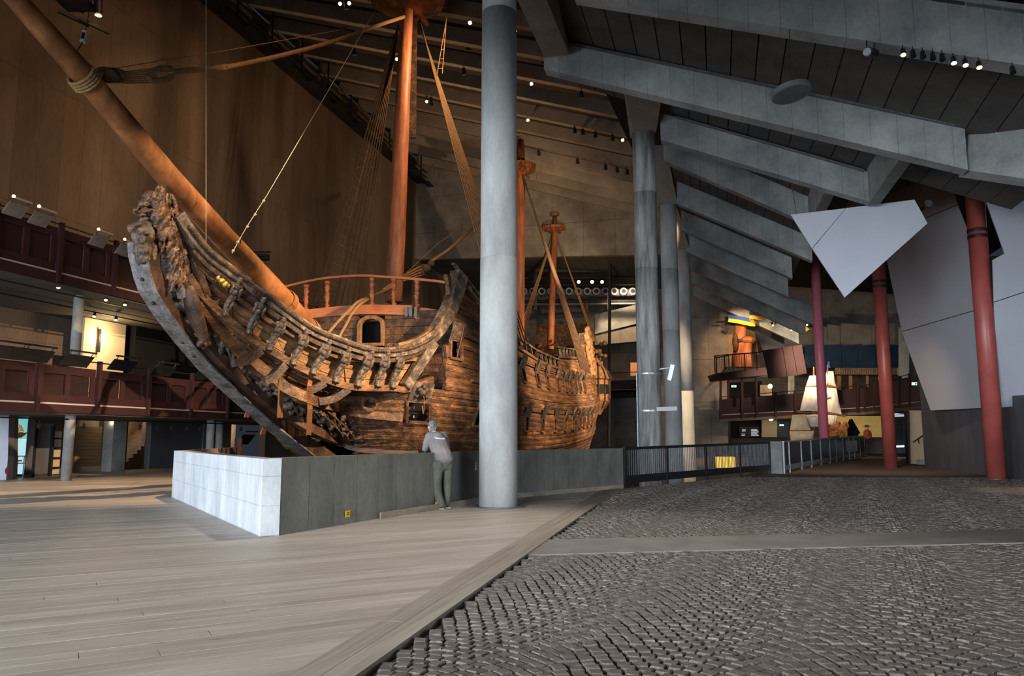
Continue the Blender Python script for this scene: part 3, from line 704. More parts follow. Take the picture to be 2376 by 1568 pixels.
# inner skin of the hull; its near-black colour stands in for shade
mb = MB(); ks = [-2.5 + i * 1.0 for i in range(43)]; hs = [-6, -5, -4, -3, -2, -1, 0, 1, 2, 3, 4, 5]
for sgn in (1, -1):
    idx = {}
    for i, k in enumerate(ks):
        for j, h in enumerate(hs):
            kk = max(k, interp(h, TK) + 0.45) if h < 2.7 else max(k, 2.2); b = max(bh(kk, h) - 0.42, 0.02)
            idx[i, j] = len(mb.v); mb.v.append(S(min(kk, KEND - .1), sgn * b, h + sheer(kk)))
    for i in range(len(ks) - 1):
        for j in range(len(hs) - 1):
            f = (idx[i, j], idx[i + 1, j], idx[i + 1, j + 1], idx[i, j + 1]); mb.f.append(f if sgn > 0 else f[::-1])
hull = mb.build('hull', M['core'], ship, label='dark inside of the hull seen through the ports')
def plank(k0, k1, r, sgn=1, m=None, extra=0.0, h0=None, h1=None, name='plank'):
    n = max(2, int((k1 - k0) / (0.5 if k0 < 4 else 1.6)) + 1)
    ha = H0 + DHR * r + 0.006 if h0 is None else h0; hb = H0 + DHR * (r + 1) - 0.006 if h1 is None else h1
    off = WALE.get(r, 0.0) + rp_.uniform(-0.018, 0.018) + extra; q = MB(); secs = []
    for i in range(n + 1):
        k = k0 + (k1 - k0) * i / n
        ja = rp_.uniform(-0.012, 0.012)
        secs.append([hp(k, ha, off, sgn), hp(k, (ha + hb) / 2, off + 0.02, sgn), hp(k, hb, off, sgn), hp(k, hb, off - 0.16, sgn), hp(k, ha, off - 0.16, sgn)])
    for s_ in secs: q.v += s_
    for i in range(n):
        for j in range(5):
            a = i * 5 + j; b = i * 5 + (j + 1) % 5; q.f.append((a, b, b + 5, a + 5) if sgn > 0 else (a, a + 5, b + 5, b))
    q.f.append((4, 3, 2, 1, 0)); q.f.append(tuple(n * 5 + j for j in range(5)))
    return q.build(name, m or M['oak'], hull)
for r in range(-5, 37):
    hc = H0 + DHR * (r + 0.5)
    kst_ = max(interp(H0 + DHR * r, TK), interp(H0 + DHR * (r + 1), TK)) + 0.03
    ka = kst_ if hc < 2.9 else (0.55 if hc < 4.3 else 1.25)
    kz = KEND
    if hc > 5.2:
        # top strakes only where the side reaches that high
        runs = []; k = 1.25; st = None
        while k < KEND + .05:
            ok = htop(k) > hc
            if ok and st is None: st = k
            if (not ok) and st is not None: runs.append((st, k)); st = None
            k += 0.05
        if st is not None: runs.append((st, KEND))
    else: runs = [(ka, kz)]
    holes = [(k - PW, k + PW) for k in (lowk if 7 <= r <= 9 else upk if 17 <= r <= 19 else [])]
    if holes:
        q_ = (SHL if r < 12 else SHU) * (r - (8 if r < 12 else 18)) * DHR; holes[0] = (holes[0][0] + q_, holes[0][1] + q_)
    for a, b in runs:
        segs = []; c = a
        for h0, h1 in holes:
            if h1 < a or h0 > b: continue
            if h0 > c: segs.append((c, h0))
            c = h1
        if c < b: segs.append((c, b))
        for s0, s1 in segs:
            # long runs break into planks
            t = s0; first = True
            while t < s1 - 0.05:
                L_ = (rp_.uniform(3.2, 5.0) if t < 7 else 9.5 if t > 12 else 6.0)
                if first and r % 2: L_ *= 0.6
                e_ = min(t + L_, s1)
                if s1 - e_ < 1.0: e_ = s1
                plank(t, e_ - (0.006 if e_ < s1 else 0), r); t = e_; first = False
# starboard bow strakes that show left of the stem
for r in range(-9, 14):
    kst_ = max(interp(H0 + DHR * r, TK), interp(H0 + DHR * (r + 1), TK)) + 0.03
    plank(kst_, kst_ + 6.5, r, -1, M['moss'] if r < 5 else None)
plank(8, KEND, 0, -1, None, h0=-2.0, h1=5.2, name='starboard_side')
# port frames and lids
def port(k, r0, r1, lift, sh=0.0):
    h0 = H0 + DHR * r0; h1 = H0 + DHR * (r1 + 1); f = MB()
    o_ = 0.05
    e_ = sh * (h1 - h0) / 2; c = [hp(k - PW - e_, h0, o_), hp(k + PW - e_, h0, o_), hp(k + PW + e_, h1, o_), hp(k - PW + e_, h1, o_)]
    for i in range(4): f.beam(c[i], c[(i + 1) % 4], 0.09, 0.09, up=(hp(k, h0, 1) - hp(k, h0, 0)))
    fr = f.build('port_frame', M['oak'], ship)
    n = (hp(k, h1, 1.0) - hp(k, h1, 0.0)).normalized(); n = V((n.x, n.y, 0)).normalized()
    d = (n * math.cos(lift) + V((0, 0, 1)) * math.sin(lift)).normalized(); L_ = (h1 - h0) * 0.95
    a, b = c[3] + n * 0.06, c[2] + n * 0.06; t = d.cross(b - a).normalized() * 0.11
    MB().hexa([a, b, b + t, a + t, a + d * L_, b + d * L_, b + d * L_ + t, a + d * L_ + t]).build('port_lid', M['oak_grey'], fr)
    return fr, a, b, d, L_, t
for i, k in enumerate(lowk):
    fr, a, b, d, L_, t = port(k, 7, 9, math.radians(68), SHL if i == 0 else 0)
    if i == 0:
        cc = (a + b) / 2 + d * L_ * 0.5
        q = MB(); nn = -t.normalized() if t.y > 0 else t.normalized()
        u = (b - a).normalized()
        for x, y, s in ((0, 0, .16), (-.14, .1, .09), (.14, .1, .09), (0, -.12, .1), (-.2, -.15, .07), (.2, -.15, .07), (0, .2, .1)): q.ell(cc + u * x + d * y + nn * 0.06, s)
        q.ell(cc + u * .0 + d * .02 + nn * .16, .07)
        bake(q, 'lion_mask', M['oak_dark'], 0.03, 0.05, 0.06, fr)
        pts = [cc + nn * .15, cc + nn * .2 - V((0, 0, .3)), (a + b) / 2 + nn * 0.3 - V((0, 0, .32)), (a + b) / 2 + nn * .1 + u * .05 - V((0, 0, .1))]
        MB().tube(crv(pts, 5), 0.014, 6).build('lid_rope', M['rope_o'], fr)
for i, k in enumerate(upk):
    fr, a, b, d, L_, t = port(k, 17, 19, math.radians(72), SHU if i == 0 else 0)
    if i == 0:
        MB().tube(crv([a.lerp(b, .7) + d * L_ * .9, a.lerp(b, .75) + d * .2 + V((0, -.1, -.1)), a.lerp(b, .45) - V((0, 0, .62))], 6), 0.014, 6).build('lid_rope', M['rope_o'], fr)
# steel props that show inside the bow port
q = hp(lowk[0] - .12, 1.75, -0.3); MB().tube([q, q + V((0, 0, .55))], .022, 8).lathe(q + V((0, 0, .55)), [(.09, 0), (.09, .02)], 10).build('inner_prop', M['steel'], ship)
q = hp(lowk[0] + .16, 1.75, -0.3); MB().tube([q, q + V((0, 0, .42))], .022, 8).build('inner_prop', M['steel'], ship)
# gunwale rails and stanchions
def rail_along(k0, k1, dh, w_, h_, sgn=1, m=None, name='gunwale'):
    n = max(3, int((k1 - k0) / 0.8)); pts = [hp(k0 + (k1 - k0) * i / n, htop(k0 + (k1 - k0) * i / n) + dh, 0.02, sgn) for i in range(n + 1)]
    MB().rail(pts, w_, h_).build(name, m or M['oak'], ship)
for a, b in ((1.6, 20.0), (20.4, 28.0), (28.4, 39.4)):
    rail_along(a, b, 0.04, 0.24, 0.14); rail_along(a, b, 0.04, 0.24, 0.14, -1)
    if a > 2 or True:
        rail_along(a + .2, b, 0.62, 0.13, 0.09, 1, M['oak_grey'], 'bulwark_rail')
k = 2.4
while k < 39:
    MB().beam(hp(k, htop(k), 0.0), hp(k, htop(k) + 0.6, 0.0), 0.13, 0.10, up=AX).build('stanchion', M['oak_grey'], ship); k += 1.15
# moulded rails on the side above each tier of ports
for hh in (5.0, 3.3):
    MB().rail([hp(2.0 + i * 1.0, hh, 0.07) for i in range(38)], 0.10, 0.10).build('side_rail', M['oak'], ship)
# decks
MB().slab([S(1.9, 3.4, 5.9), S(1.9, -3.4, 5.9), S(9, -4.0, 5.0), S(9, 4.0, 5.0)], (0, 0, -0.12)).build('deck', M['oak_dark'], ship)
MB().slab([S(9, 4.0, 4.6), S(9, -4.0, 4.6), S(28, -3.9, 4.9), S(28, 3.9, 4.9)], (0, 0, -0.12)).build('deck', M['oak_dark'], ship)
MB().slab([S(28, 3.6, 7.2), S(28, -3.6, 7.2), S(39, -2.6, 8.2), S(39, 2.6, 8.2)], (0, 0, -0.12)).build('deck', M['oak_dark'], ship)

# ---- beakhead bulkhead with the arched door
KB = 1.75
zt = 6.05
db0, db1 = kb(on_k(836, 770, KB))[1], kb(on_k(890, 770, KB))[1]
dz0, dz1 = on_k(860, 800, KB).z, on_k(862, 738, KB).z
bk = MB().slab([S(KB + .5, -3.3, 2.8), S(KB + .5, 3.3, 2.8), S(KB + .5, 3.3, zt), S(KB + .5, -3.3, zt)], AX * 0.1).build('bulkhead', M['core'], ship)  # near-black sheet painted as the shade behind the door opening
z = 2.9; i = 0
while z < zt - 0.05:
    z1 = z + 0.29; off = AX * rp_.uniform(-0.03, 0.03)
    rs_ = [(-3.62, 3.62)] if z1 <= dz0 or z >= dz1 else [(-3.62, db0 - .06), (db1 + .06, 3.62)]
    for a, b in rs_:
        MB().hexa([p + off for p in [S(KB, a, z + .005), S(KB, b, z + .005), S(KB + .1, b, z + .005), S(KB + .1, a, z + .005), S(KB - .03, a, z1 - .012), S(KB - .03, b, z1 - .012), S(KB + .1, b, z1 - .012), S(KB + .1, a, z1 - .012)]]).build('bulkhead_plank', M['oak'], bk)
    z = z1
dm = (db0 + db1) / 2; dw = (db1 - db0) / 2; zs = dz1 - dw * 0.55
arch = [S(KB - .06, db0, dz0)] + [S(KB - .06, db0, zs)] + [S(KB - .06, dm - dw * math.cos(t), zs + dw * 0.6 * math.sin(t)) for t in [PI * j / 10 for j in range(1, 10)]] + [S(KB - .06, db1, zs), S(KB - .06, db1, dz0), S(KB - .06, db0, dz0)]
MB().rail(arch, 0.14, 0.16, up=AX).build('door_frame', M['oak_pale'], bk)
# ---- new forecastle rail
KR = KB - 0.05
tr = crv([on_k(px, py, KR) for px, py in ((648, 669), (740, 648), (830, 640), (900, 643), (1000, 651), (1036, 656))], 6)
br = empty('forecastle_rail', S(KR, 0, 6), None); br.parent = ship; br.location = S(KR, 0, 6) - ship.location
MB().rail(tr, 0.14, 0.085).build('top_rail', M['newwood'], br)
lr = crv([on_k(px, py, KR) for px, py in ((688, 733), (760, 725), (840, 719), (940, 720), (958, 720))], 5)
MB().rail(lr, 0.24, 0.36).build('lower_beam', M['newwood'], br)
MB().rail(crv([on_k(px, py, KR + .25) for px, py in ((940, 722), (975, 723), (1012, 728))], 4), 0.2, 0.30).build('lower_beam', M['newwood'], br)
MB().hexa([on_k(962, 716, KR), on_k(962, 736, KR), on_k(998, 770, KR + .2), on_k(998, 735, KR + .2), on_k(962, 716, KR + .3), on_k(962, 736, KR + .3), on_k(998, 770, KR + .5), on_k(998, 735, KR + .5)]).build('beam_end', M['newwood'], br)
for px in (943, 953, 965): MB().beam(on_k(px, 712, KR - .16), on_k(px, 734, KR - .16), 0.10, 0.06, up=AX).build('steel_clamp', M['steel_d'], br)
bal = [(.07, 0), (.09, .03), (.06, .06), (.06, .12), (.085, .16), (.05, .2), (.075, .3), (.09, .42), (.07, .52), (.1, .58), (.06, .62), (.085, .72), (.095, .8), (.06, .88), (.1, .93), (.115, 1.0)]
for px, py0, py1 in ((709, 724, 661), (758, 717, 653), (862, 713, 645), (913, 713, 646), (967, 715, 651)):
    a, b = on_k(px, py0, KR), on_k(px, py1, KR); L_ = b.z - a.z
    q = MB().lathe(a, [(r_, z_ * L_) for r_, z_ in bal], 12)
    for j in range(10): q.ell(a + V((.07 * math.cos(j * 2.4), .07 * math.sin(j * 2.4), L_ * (.12 + .08 * j))), .045, nu=6, nv=4)
    q.build('carved_baluster', M['carvewood'], br)

# ---- head of the ship: knee, rails, cheeks, figures
hpn = lambda px, py: on_plane(px, py, *PL1)
PL1 = vplane(1.75, 3.78, -9.2, 0.42); PL2 = vplane(1.0, 3.35, -8.6, 0.34)
kneeo = [(338, 560), (340, 596), (352, 645), (363, 677), (399, 732), (441, 788), (491, 847), (560, 915), (640, 985), (730, 1057), (790, 1105)]
kneei = [(850, 1105), (776, 1052), (640, 960), (520, 843), (491, 814), (457, 786), (422, 730), (399, 698), (372, 640), (368, 560)]
poly = [on_b(px, py, 0.2) for px, py in kneeo + kneei]
n_ = len(kneeo)
q = MB(); st = [on_b(px, py, 0.2) for px, py in kneeo]; si = [on_b(px, py, .2) for px, py in ((368, 560), (372, 620), (385, 668), (399, 698), (422, 730), (457, 786), (491, 814), (540, 868), (640, 960), (776, 1052), (850, 1105))]
T_ = PORT * -0.42
for i in range(len(st) - 1): q.hexa([st[i], si[i], si[i] + T_, st[i] + T_, st[i + 1], si[i + 1], si[i + 1] + T_, st[i + 1] + T_])
knee = q.build('knee_of_the_head', M['knee'], ship)
q = MB()
for i in range(len(st) - 1):
    d = (st[i] - si[i]).normalized() * 0.07; d2 = (st[i + 1] - si[i + 1]).normalized() * 0.07; a0 = PORT * 0.03
    q.hexa([st[i] + a0, st[i] + d + a0, st[i] + d + T_ - a0, st[i] + T_ - a0, st[i + 1] + a0, st[i + 1] + d2 + a0, st[i + 1] + d2 + T_ - a0, st[i + 1] + T_ - a0])
q.build('stem_facing', M['knee_front'], knee)
for px, py in ((331, 610), (337, 645), (350, 668), (362, 700), (382, 722), (430, 790), (455, 822)):
    c = on_b(px, py, -0.02); MB().ell(c - AX * 0.1 + V((0, 0, -.05)), 0.05, nu=8, nv=5).build('bolt_head', M['bolt'], knee)
# upper main rail
up_px = [(1066, 636), (1052, 690), (1030, 740), (1000, 780), (955, 806), (900, 817), (840, 812), (780, 792), (721, 768), (661, 727), (600, 682), (540, 637), (480, 592), (440, 545), (410, 500)]
U = crv([hpn(*p) for p in up_px], 5)
nU = len(U)
secs = []
for i in range(nU):
    f = max(0, 1 - i / 26.0); w_ = 0.30 + 0.12 * f; h_ = 0.30 + 0.30 * f; secs.append([(-w_ / 2, -h_ / 2), (w_ / 2, -h_ / 2), (w_ / 2 + .03, 0), (w_ / 2, h_ / 2), (-w_ / 2, h_ / 2)])
mr_ = MB().sweep(U, secs).build('main_head_rail', M['oak_grey'], ship)
q = MB()
for i in range(14, nU - 4):
    t = (U[i] - U[i - 1]); s_, nn = frame_of(t)
    sgn = 1 if s_.dot(PL1[1]) > 0 else -1
    for f in (0, .5): q.ell(U[i] + t * f + s_ * sgn * .17 + nn * .02, (.075, .075, .075), nu=6, nv=4)
bake(q, 'bead_carving', M['oak_dark'], 0.03, 0.0, 0.1, mr_)
MB().rail([p + V((0, 0, -0.27)) - PL1[1] * 0.02 for p in U[16:-6]], 0.2, 0.13).build('rail_moulding', M['oak_dark'], mr_)
MB().rail([p + V((0, 0, 0.22)) - PL1[1] * 0.05 for p in U[2:24]], 0.2, 0.10).build('rail_capping', M['oak'], mr_)
# the twisted finial on the rail head
MB().tube(crv([hpn(1052, 668), hpn(1058, 645), hpn(1060, 636), hpn(1068, 628)], 5), [0.2, 0.03], 8).build('finial', M['oak_grey'], mr_)
lo_px = [(1000, 880), (941, 903), (907, 901), (823, 899), (768, 887), (716, 865), (677, 846), (627, 817), (571, 781), (515, 735), (461, 683), (432, 640)]
L2 = crv([on_plane(px, py, *PL2) for px, py in lo_px], 5)
lr_ = MB().rail(L2, 0.26, 0.2).build('lower_head_rail', M['oak'], ship)
mid = crv([on_plane(px, py, PL1[0] - PL1[1] * .12, PL1[1]) for px, py in ((980, 832), (900, 836), (802, 832), (726, 805), (635, 753), (592, 724), (549, 693), (490, 645), (450, 605))], 5)
MB().rail(mid, 0.14, 0.12).build('middle_head_rail', M['oak'], ship)
# boarding behind the figures
def at(c, t): x = t * (len(c) - 1); i = min(int(x), len(c) - 2); return c[i].lerp(c[i + 1], x - i)
nb = 10
M['oak_head'] = M['oak_pale']
Lb = L2[3:]; Ub = mid
for j in range(3):
    f0, f1 = j / 3 + 0.012, (j + 1) / 3 - 0.012
    for s_ in range(4):
        q = MB(); vs = []
        m_ = 8
        for i in range(m_ + 1):
            t = s_ / 4 + (i / m_) / 4 * 0.985
            l0 = at(Lb, t); u0 = at(Ub, t); inn = PL1[1] * (-0.15 + rp_.uniform(-.012, .012))
            a = l0.lerp(u0, f0) + inn; b = l0.lerp(u0, f1) + inn
            vs += [a, b, b - PL1[1] * .07, a - PL1[1] * .07]
        q.v = vs
        for i in range(m_):
            for c in range(4): q.f.append((i * 4 + c, i * 4 + (c + 1) % 4, i * 4 + 4 + (c + 1) % 4, i * 4 + 4 + c))
        q.f.append((3, 2, 1, 0)); q.f.append(tuple(m_ * 4 + c for c in range(4)))
        q.build('head_board', M['oak_pale'] if s_ < 3 else M['oak'], ship)
# carved standing figures between the rails
def herm(seed):
    r = random.Random(seed); q = MB()
    q.ell((0, 0, .93), (.075, .08, .085)); q.ell((0, 0, .99), (.09, .09, .04)); q.ell((0, .03, .86), (.05, .05, .06))
    q.ell((0, 0, .76), (.13, .10, .11)); q.ell((-.12, 0, .78), (.06, .06, .08)); q.ell((.12, 0, .78), (.06, .06, .08))
    q.ell((-.13, .05, .66), (.045, .05, .12)); q.ell((.13, .05 + r.uniform(-.04, .04), .66), (.045, .05, .12)); q.ell((r.uniform(-.05, .05), .1, .6), (.07, .05, .06))
    q.ell((0, 0, .62), (.105, .09, .14)); q.ell((0, .03, .48), (.11, .10, .10)); q.ell((-.05, .03, .34), (.06, .07, .2)); q.ell((.05, .03, .34), (.06, .07, .2))
    q.ell((0, 0, .22), (.09, .08, .16)); q.ell((0, .03, .08), (.10, .10, .09)); q.ell((-.05, .07, .03), (.05, .09, .035)); q.ell((.05, .07, .03), (.05, .09, .035))
    q.ell((0, -.05, .5), (.06, .06, .5))
    o = bake(q, 'standing_figure', M['oak_grey'], 0.018, 0.045, 0.05, None); me = o.data; z0 = o.location.z; x0 = o.location
    me.transform(Matrix.Translation(x0)); bpy.data.objects.remove(o); return me
herms = [herm(i) for i in range(3)]
figs = [((556, 650), (518, 732)), ((611, 696), (573, 774)), ((657, 742), (621, 812)), ((711, 770), (676, 846)), ((764, 794), (721, 868)), ((810, 811), (774, 887)), ((862, 815), (825, 897)), ((899, 819), (872, 897)), ((932, 822), (907, 900))]
for i, (tp, bt) in enumerate(figs):
    a = on_plane(*bt, PL2[0] + PL2[1] * .1, PL2[1]); b = on_plane(*tp, PL1[0] + PL1[1] * .14, PL1[1]); d = b - a; L_ = d.length
    z = d.normalized(); y = (PL1[1] - z * PL1[1].dot(z)).normalized(); x = y.cross(z)
    R = Matrix((x, y, z)).transposed().to_4x4()
    o = bpy.data.objects.new('standing_figure', herms[i % 3]); COL.objects.link(o); o.parent = ship
    o.matrix_local = Matrix.Translation(a - ship.location) @ R @ Matrix.Diagonal((L_ * 1.05, L_ * 1.0, L_ * 1.06, 1))
MB().beam(on_plane(1006, 794, PL1[0] + PL1[1] * .1, PL1[1]), on_plane(940, 897, PL2[0] + PL2[1] * .1, PL2[1]), 0.26, 0.34).build('head_brace', M['oak_grey'], ship)
# cheeks
def hh(px, py, b): p = hull_hit(px, py); return p + PORT * 0.06 if p is not None else on_b(px, py, b)
ch1 = crv([on_b(461, 696, .36), on_b(484, 745, .4), on_b(533, 796, .5), on_b(596, 851, .75), on_b(643, 885, 1.0), on_b(711, 926, 1.5), hh(781, 947, 2.0), hh(847, 960, 2.5), hh(928, 968, 3)], 5)
MB().rail(ch1, 0.3, 0.30).build('upper_cheek', M['oak'], ship)
ch2 = crv([on_b(470, 790, .3), on_b(520, 843, .32), on_b(606, 921, .36), on_b(666, 963, .44), on_b(734, 1002, .7), hh(781, 1023, 1.1), hh(828, 1039, 1.5), hh(900, 1046, 2), hh(964, 1049, 2.4)], 5)
MB().rail(ch2, 0.26, 0.26).build('lower_cheek', M['knee'], ship)
# carved frieze between the cheeks
q = MB(); rf_ = random.Random(9)
def between(t, f): return at(ch1[2:-9], t).lerp(at(ch2[4:-8], t), f)
for i in range(150):
    t = rf_.random(); p = between(t, rf_.uniform(.2, .85)); s_ = rf_.uniform(.05, .13)
    q.ell(p + PORT * rf_.uniform(-.05, .1), (s_, s_, s_ * rf_.uniform(.6, 1.5)), nu=8, nv=5)
for i in range(24):
    a = between(i / 24, .15 if i % 2 else .85); b = between(min(i / 24 + .07, 1), .85 if i % 2 else .15); q.tube(crv([a, a.lerp(b, .5) + PORT * .12, b], 4), .035, 6)
bake(q, 'carved_frieze', M['oak_grey'], 0.03, 0.06, 0.06, ship)
q = MB(); vs = []
for i in range(13):
    t = i / 12; a = at(ch1[1:-8], t) - PORT * .12; b = at(ch2[3:-7], t) - PORT * .12; q.v += [a, b, b - PORT * .08, a - PORT * .08]
for i in range(12):
    for c in range(4): q.f.append((i * 4 + c, i * 4 + (c + 1) % 4, i * 4 + 4 + (c + 1) % 4, i * 4 + 4 + c))
q.build('frieze_board', M['oak_dark'], ship)
# curved head timbers under the lower rail and the grating bars
for (a, b) in (((540, 842), (604, 812)), ((612, 884), (660, 846)), ((672, 912), (752, 888)), ((738, 932), (808, 902))):
    p0 = on_b(a[0], a[1], .75 + (a[0] - 540) / 260.0); p1 = on_plane(b[0], b[1], PL2[0] + PL2[1] * .05, PL2[1])
    MB().sweep(crv([p0, p0.lerp(p1, .5) - V((0, 0, .10)), p1], 5), [(-.09, -.11), (.09, -.11), (.09, .11), (-.09, .11)]).build('head_timber', M['oak_dark'], ship)
for i in range(13):
    t = 0.12 + i * 0.058; p = at(L2, t); k_, b_ = kb(p)
    MB().beam(S(k_, b_ - .1, p.z - .08), S(k_, -b_ + .1, p.z - .08), 0.09, 0.09).build('grating_bar', M['oak'], ship)
for f in (0.25, 0.55, 0.8):
    MB().tube([S(kb(at(L2, .15 + j * .15))[0], kb(at(L2, .15 + j * .15))[1] * f, at(L2, .15 + j * .15).z - .16) for j in range(5)], .07, 6).build('grating_bearer', M['oak'], ship)
# hawse hole
hc_ = hull_hit(858, 935)
if hc_ is not None:
    k_, b_ = kb(hc_); h_ = hc_.z - sheer(k_); n = (hp(k_, h_, 1) - hp(k_, h_, 0)).normalized(); s_, u_ = frame_of(n)
    ring = [hc_ + n * .07 + s_ * .24 * math.cos(t) + u_ * .22 * math.sin(t) for t in [2 * PI * j / 16 for j in range(17)]]
    MB().tube(ring, .07, 6).build('hawse_ring', M['oak'], ship)
    MB().add([hc_ + n * .075] + ring[:-1], [(0, j + 1, (j + 1) % 16 + 1) for j in range(16)]).build('hawse_shade', M['core'], ship)  # flat near-black disc, painted shade in place of a cut hole
# ---- bowsprit
bp = [on_b(px, py, 0.0) for px, py in ((745, 800), (656, 694), (520, 552), (390, 410), (290, 290), (190, 170), (40, 2), (-60, -112))]
bs_ = MB().tube(bp, [0.34, 0.335, 0.315, 0.295, 0.27, 0.25, 0.2, 0.17], 24).build('bowsprit', M['spar'], ship, smooth=True)
def gammon(px, py, px2, py2, n, b0):
    c = on_b(px, py, 0); ax = (bp[2] - bp[1]).normalized()
    for i in range(n):
        o_ = ax * ((i - n / 2) * 0.044); s_, u_ = frame_of(ax)
        ring = [c + o_ + (s_ * math.cos(t) + u_ * math.sin(t)) * 0.375 for t in [PI * j / 8 for j in range(-2, 11)]]
        e0 = on_b(px2, py2, b0) + AX * ((i - n / 2) * 0.044); e1 = e0 - PORT * (2 * b0)
        pts = [e1, ring[-1]] + ring[::-1] + [ring[0], e0]
        side_ = 1 if (ring[0] - c).dot(PORT) > 0 else -1
        oo = AX * ((i - n / 2) * 0.044)
        low = on_b(px2, py2 + 6, 0.1) + oo; m1 = on_b(px2 + 2, py2 - 112, b0 * 2.1) + oo; m2 = on_b(px2 + 3, py2 - 60, b0 * 2.0) + oo; e0 = on_b(px2, py2, b0 * 1.6) + oo
        front = [low, e0, m2, m1]
        pts = front + ring + [e1] if side_ > 0 else [e1] + ring + front[::-1]
        MB().tube(pts, 0.0205, 7).build('gammoning_turn', M['rope_o'], bs_)
gammon(662, 700, 650, 968, 6, 0.55)
gammon(716, 766, 717, 1008, 6, 0.8)
# the long lashing that takes the forestay
c = on_b(195, 183, 0)
ax = (bp[5] - bp[4]).normalized(); s_, u_ = frame_of(ax)
for i in range(4):
    MB().tube([c + ax * (i - 1.5) * .07 + (s_ * math.cos(t) + u_ * math.sin(t)) * 0.29 for t in [2 * PI * j / 14 for j in range(15)]], .036, 6).build('lashing_turn', M['rope'], bs_)
stay = crv([on_b(px, py, 0) for px, py in ((522, 157), (600, 141), (680, 122), (770, 97), (880, 58), (972, 28))], 6)
MB().tube(stay, 0.075, 10).build('forestay', M['rope'], ship)
q = MB()
for s0 in (-1, 1):
    q.tube(crv([on_b(px, py, 0) + V((0, 0, s0 * .04)) for px, py in ((525, 156), (480, 160 + s0 * 4), (430, 164 + s0 * 5), (398, 168 + s0 * 4))], 4), .06, 8)
q.tube(crv([on_b(px, py, 0) for px, py in ((398, 160), (370, 160), (345, 172), (350, 186), (380, 186), (400, 176))], 5), .075, 8)
q.build('stay_splice', M['rope'], ship)
q = MB()
for dx, dy in ((0, 0), (6, 8), (20, 2)): q.ell(on_b(245 + dx, 170 + dy, 0.05), (.26, .16, .14))
q.ell(on_b(262, 180, 0), (.3, .14, .1))
bake(q, 'heart_block', M['rope_d'], .03, .03, .08, ship)
for i in range(7):
    a = on_b(215, 176 + i * 3 - 6, 0.1 - i * .03); b = on_b(365, 158 + i * 5.5, 0.1 - i * .03)
    MB().tube([a, a.lerp(b, .5) - V((0, 0, .03)), b], 0.022, 6).build('lanyard', M['rope'], ship)
MB().tube([on_b(270, 158, 0), on_b(380, 140, 0), on_b(520, 118, 0), on_b(720, 82, 0), on_b(830, 62, 0)], 0.012, 6).build('upper_line', M['rope'], ship)
MB().ell(on_b(380, 142, 0), (.12, .05, .07)).build('small_block', M['rope_o'], ship)
for nm, pl, pts, r_ in (('thin_line', 0, ((540, 582), (575, 528), (620, 452), (885, 0), (920, -60)), .012), ('hoist_line', 0, ((478, 290), (478, 420), (478, 590)), .010)):
    pass
MB().tube([on_b(px, py, .5) for px, py in ((538, 588), (560, 548), (572, 527), (620, 452), (885, 0), (925, -65))], 0.011, 6).build('pale_line', M['rope_l'], ship)
for px, py in ((612, 466), (592, 498), (574, 526), (552, 562), (541, 582)): MB().ell(on_b(px, py, .5), .045, nu=6, nv=4).build('line_knot', M['rope_l'], ship)
MB().tube([on_b(478, -80, .6), on_b(478, 572, .6)], 0.007, 6).ell(on_b(478, 574, .6), (.03, .03, .06), nu=6, nv=4).build('hoist_line', M['rope_l'], ship)

# ---- figurehead lion and the masks below it
def pb(px, py, b, rx, ry, rz=None, rot=0.0):
    c = on_b(px, py, b); s_ = c.y / FPX
    R = Matrix.Rotation(-rot, 3, 'Y'); return c, (rx * s_, (rz or min(rx, ry)) * s_, ry * s_), R
q = MB()
for px, py, b, rx, ry, rot in ((352, 476, .05, 34, 26, -.3), (326, 490, .05, 19, 13, .2), (336, 508, .05, 17, 8, .3), (352, 458, .1, 26, 16, -.4), (330, 474, .22, 9, 7, 0), (314, 487, .08, 8, 7, 0),
                               (372, 446, .05, 13, 15, 0), (384, 468, .05, 15, 24, .2), (392, 500, .05, 22, 34, .1), (385, 545, .12, 30, 48, .1), (402, 590, .1, 26, 60, -.1), (420, 640, .1, 24, 66, -.25),
                               (360, 530, .1, 14, 40, .1), (436, 690, .1, 22, 60, -.4), (410, 530, .05, 16, 40, -.3), (425, 570, .05, 18, 44, -.3), (440, 620, .05, 14, 46, -.35)):
    c, r_, R = pb(px, py, b, rx, ry, None, rot); q.ell(c, r_, R, 12, 8)
rl = random.Random(4)
for i in range(170):
    t = rl.random(); u = rl.uniform(-1, 1); c, r_, R = pb(378 + 46 * t + u * 27, 468 + 190 * t + rl.uniform(-20, 20), .26 + .14 * (1 - u * u) + rl.random() * .06, 4.5, 15, 5, .25 * u - .2 * t + rl.uniform(-.25, .25)); q.ell(c, r_, R, 8, 6)
for px, py, b, rx, ry in ((318, 482, .12, 6, 4), (346, 466, .26, 7, 4), (340, 470, .27, 4, 4), (360, 472, .3, 9, 5), (344, 488, .26, 12, 6), (330, 498, .2, 10, 4), (366, 452, .2, 8, 7), (378, 440, .1, 8, 6), (366, 436, .1, 6, 8)):
    c, r_, R = pb(px, py, b, rx, ry); q.ell(c, r_, R, 8, 6)
lion = bake(q, 'lion_figurehead', M['oak_lion'], 0.026, 0.05, 0.05, ship, label='carved lion figurehead under the bowsprit')
q = MB()
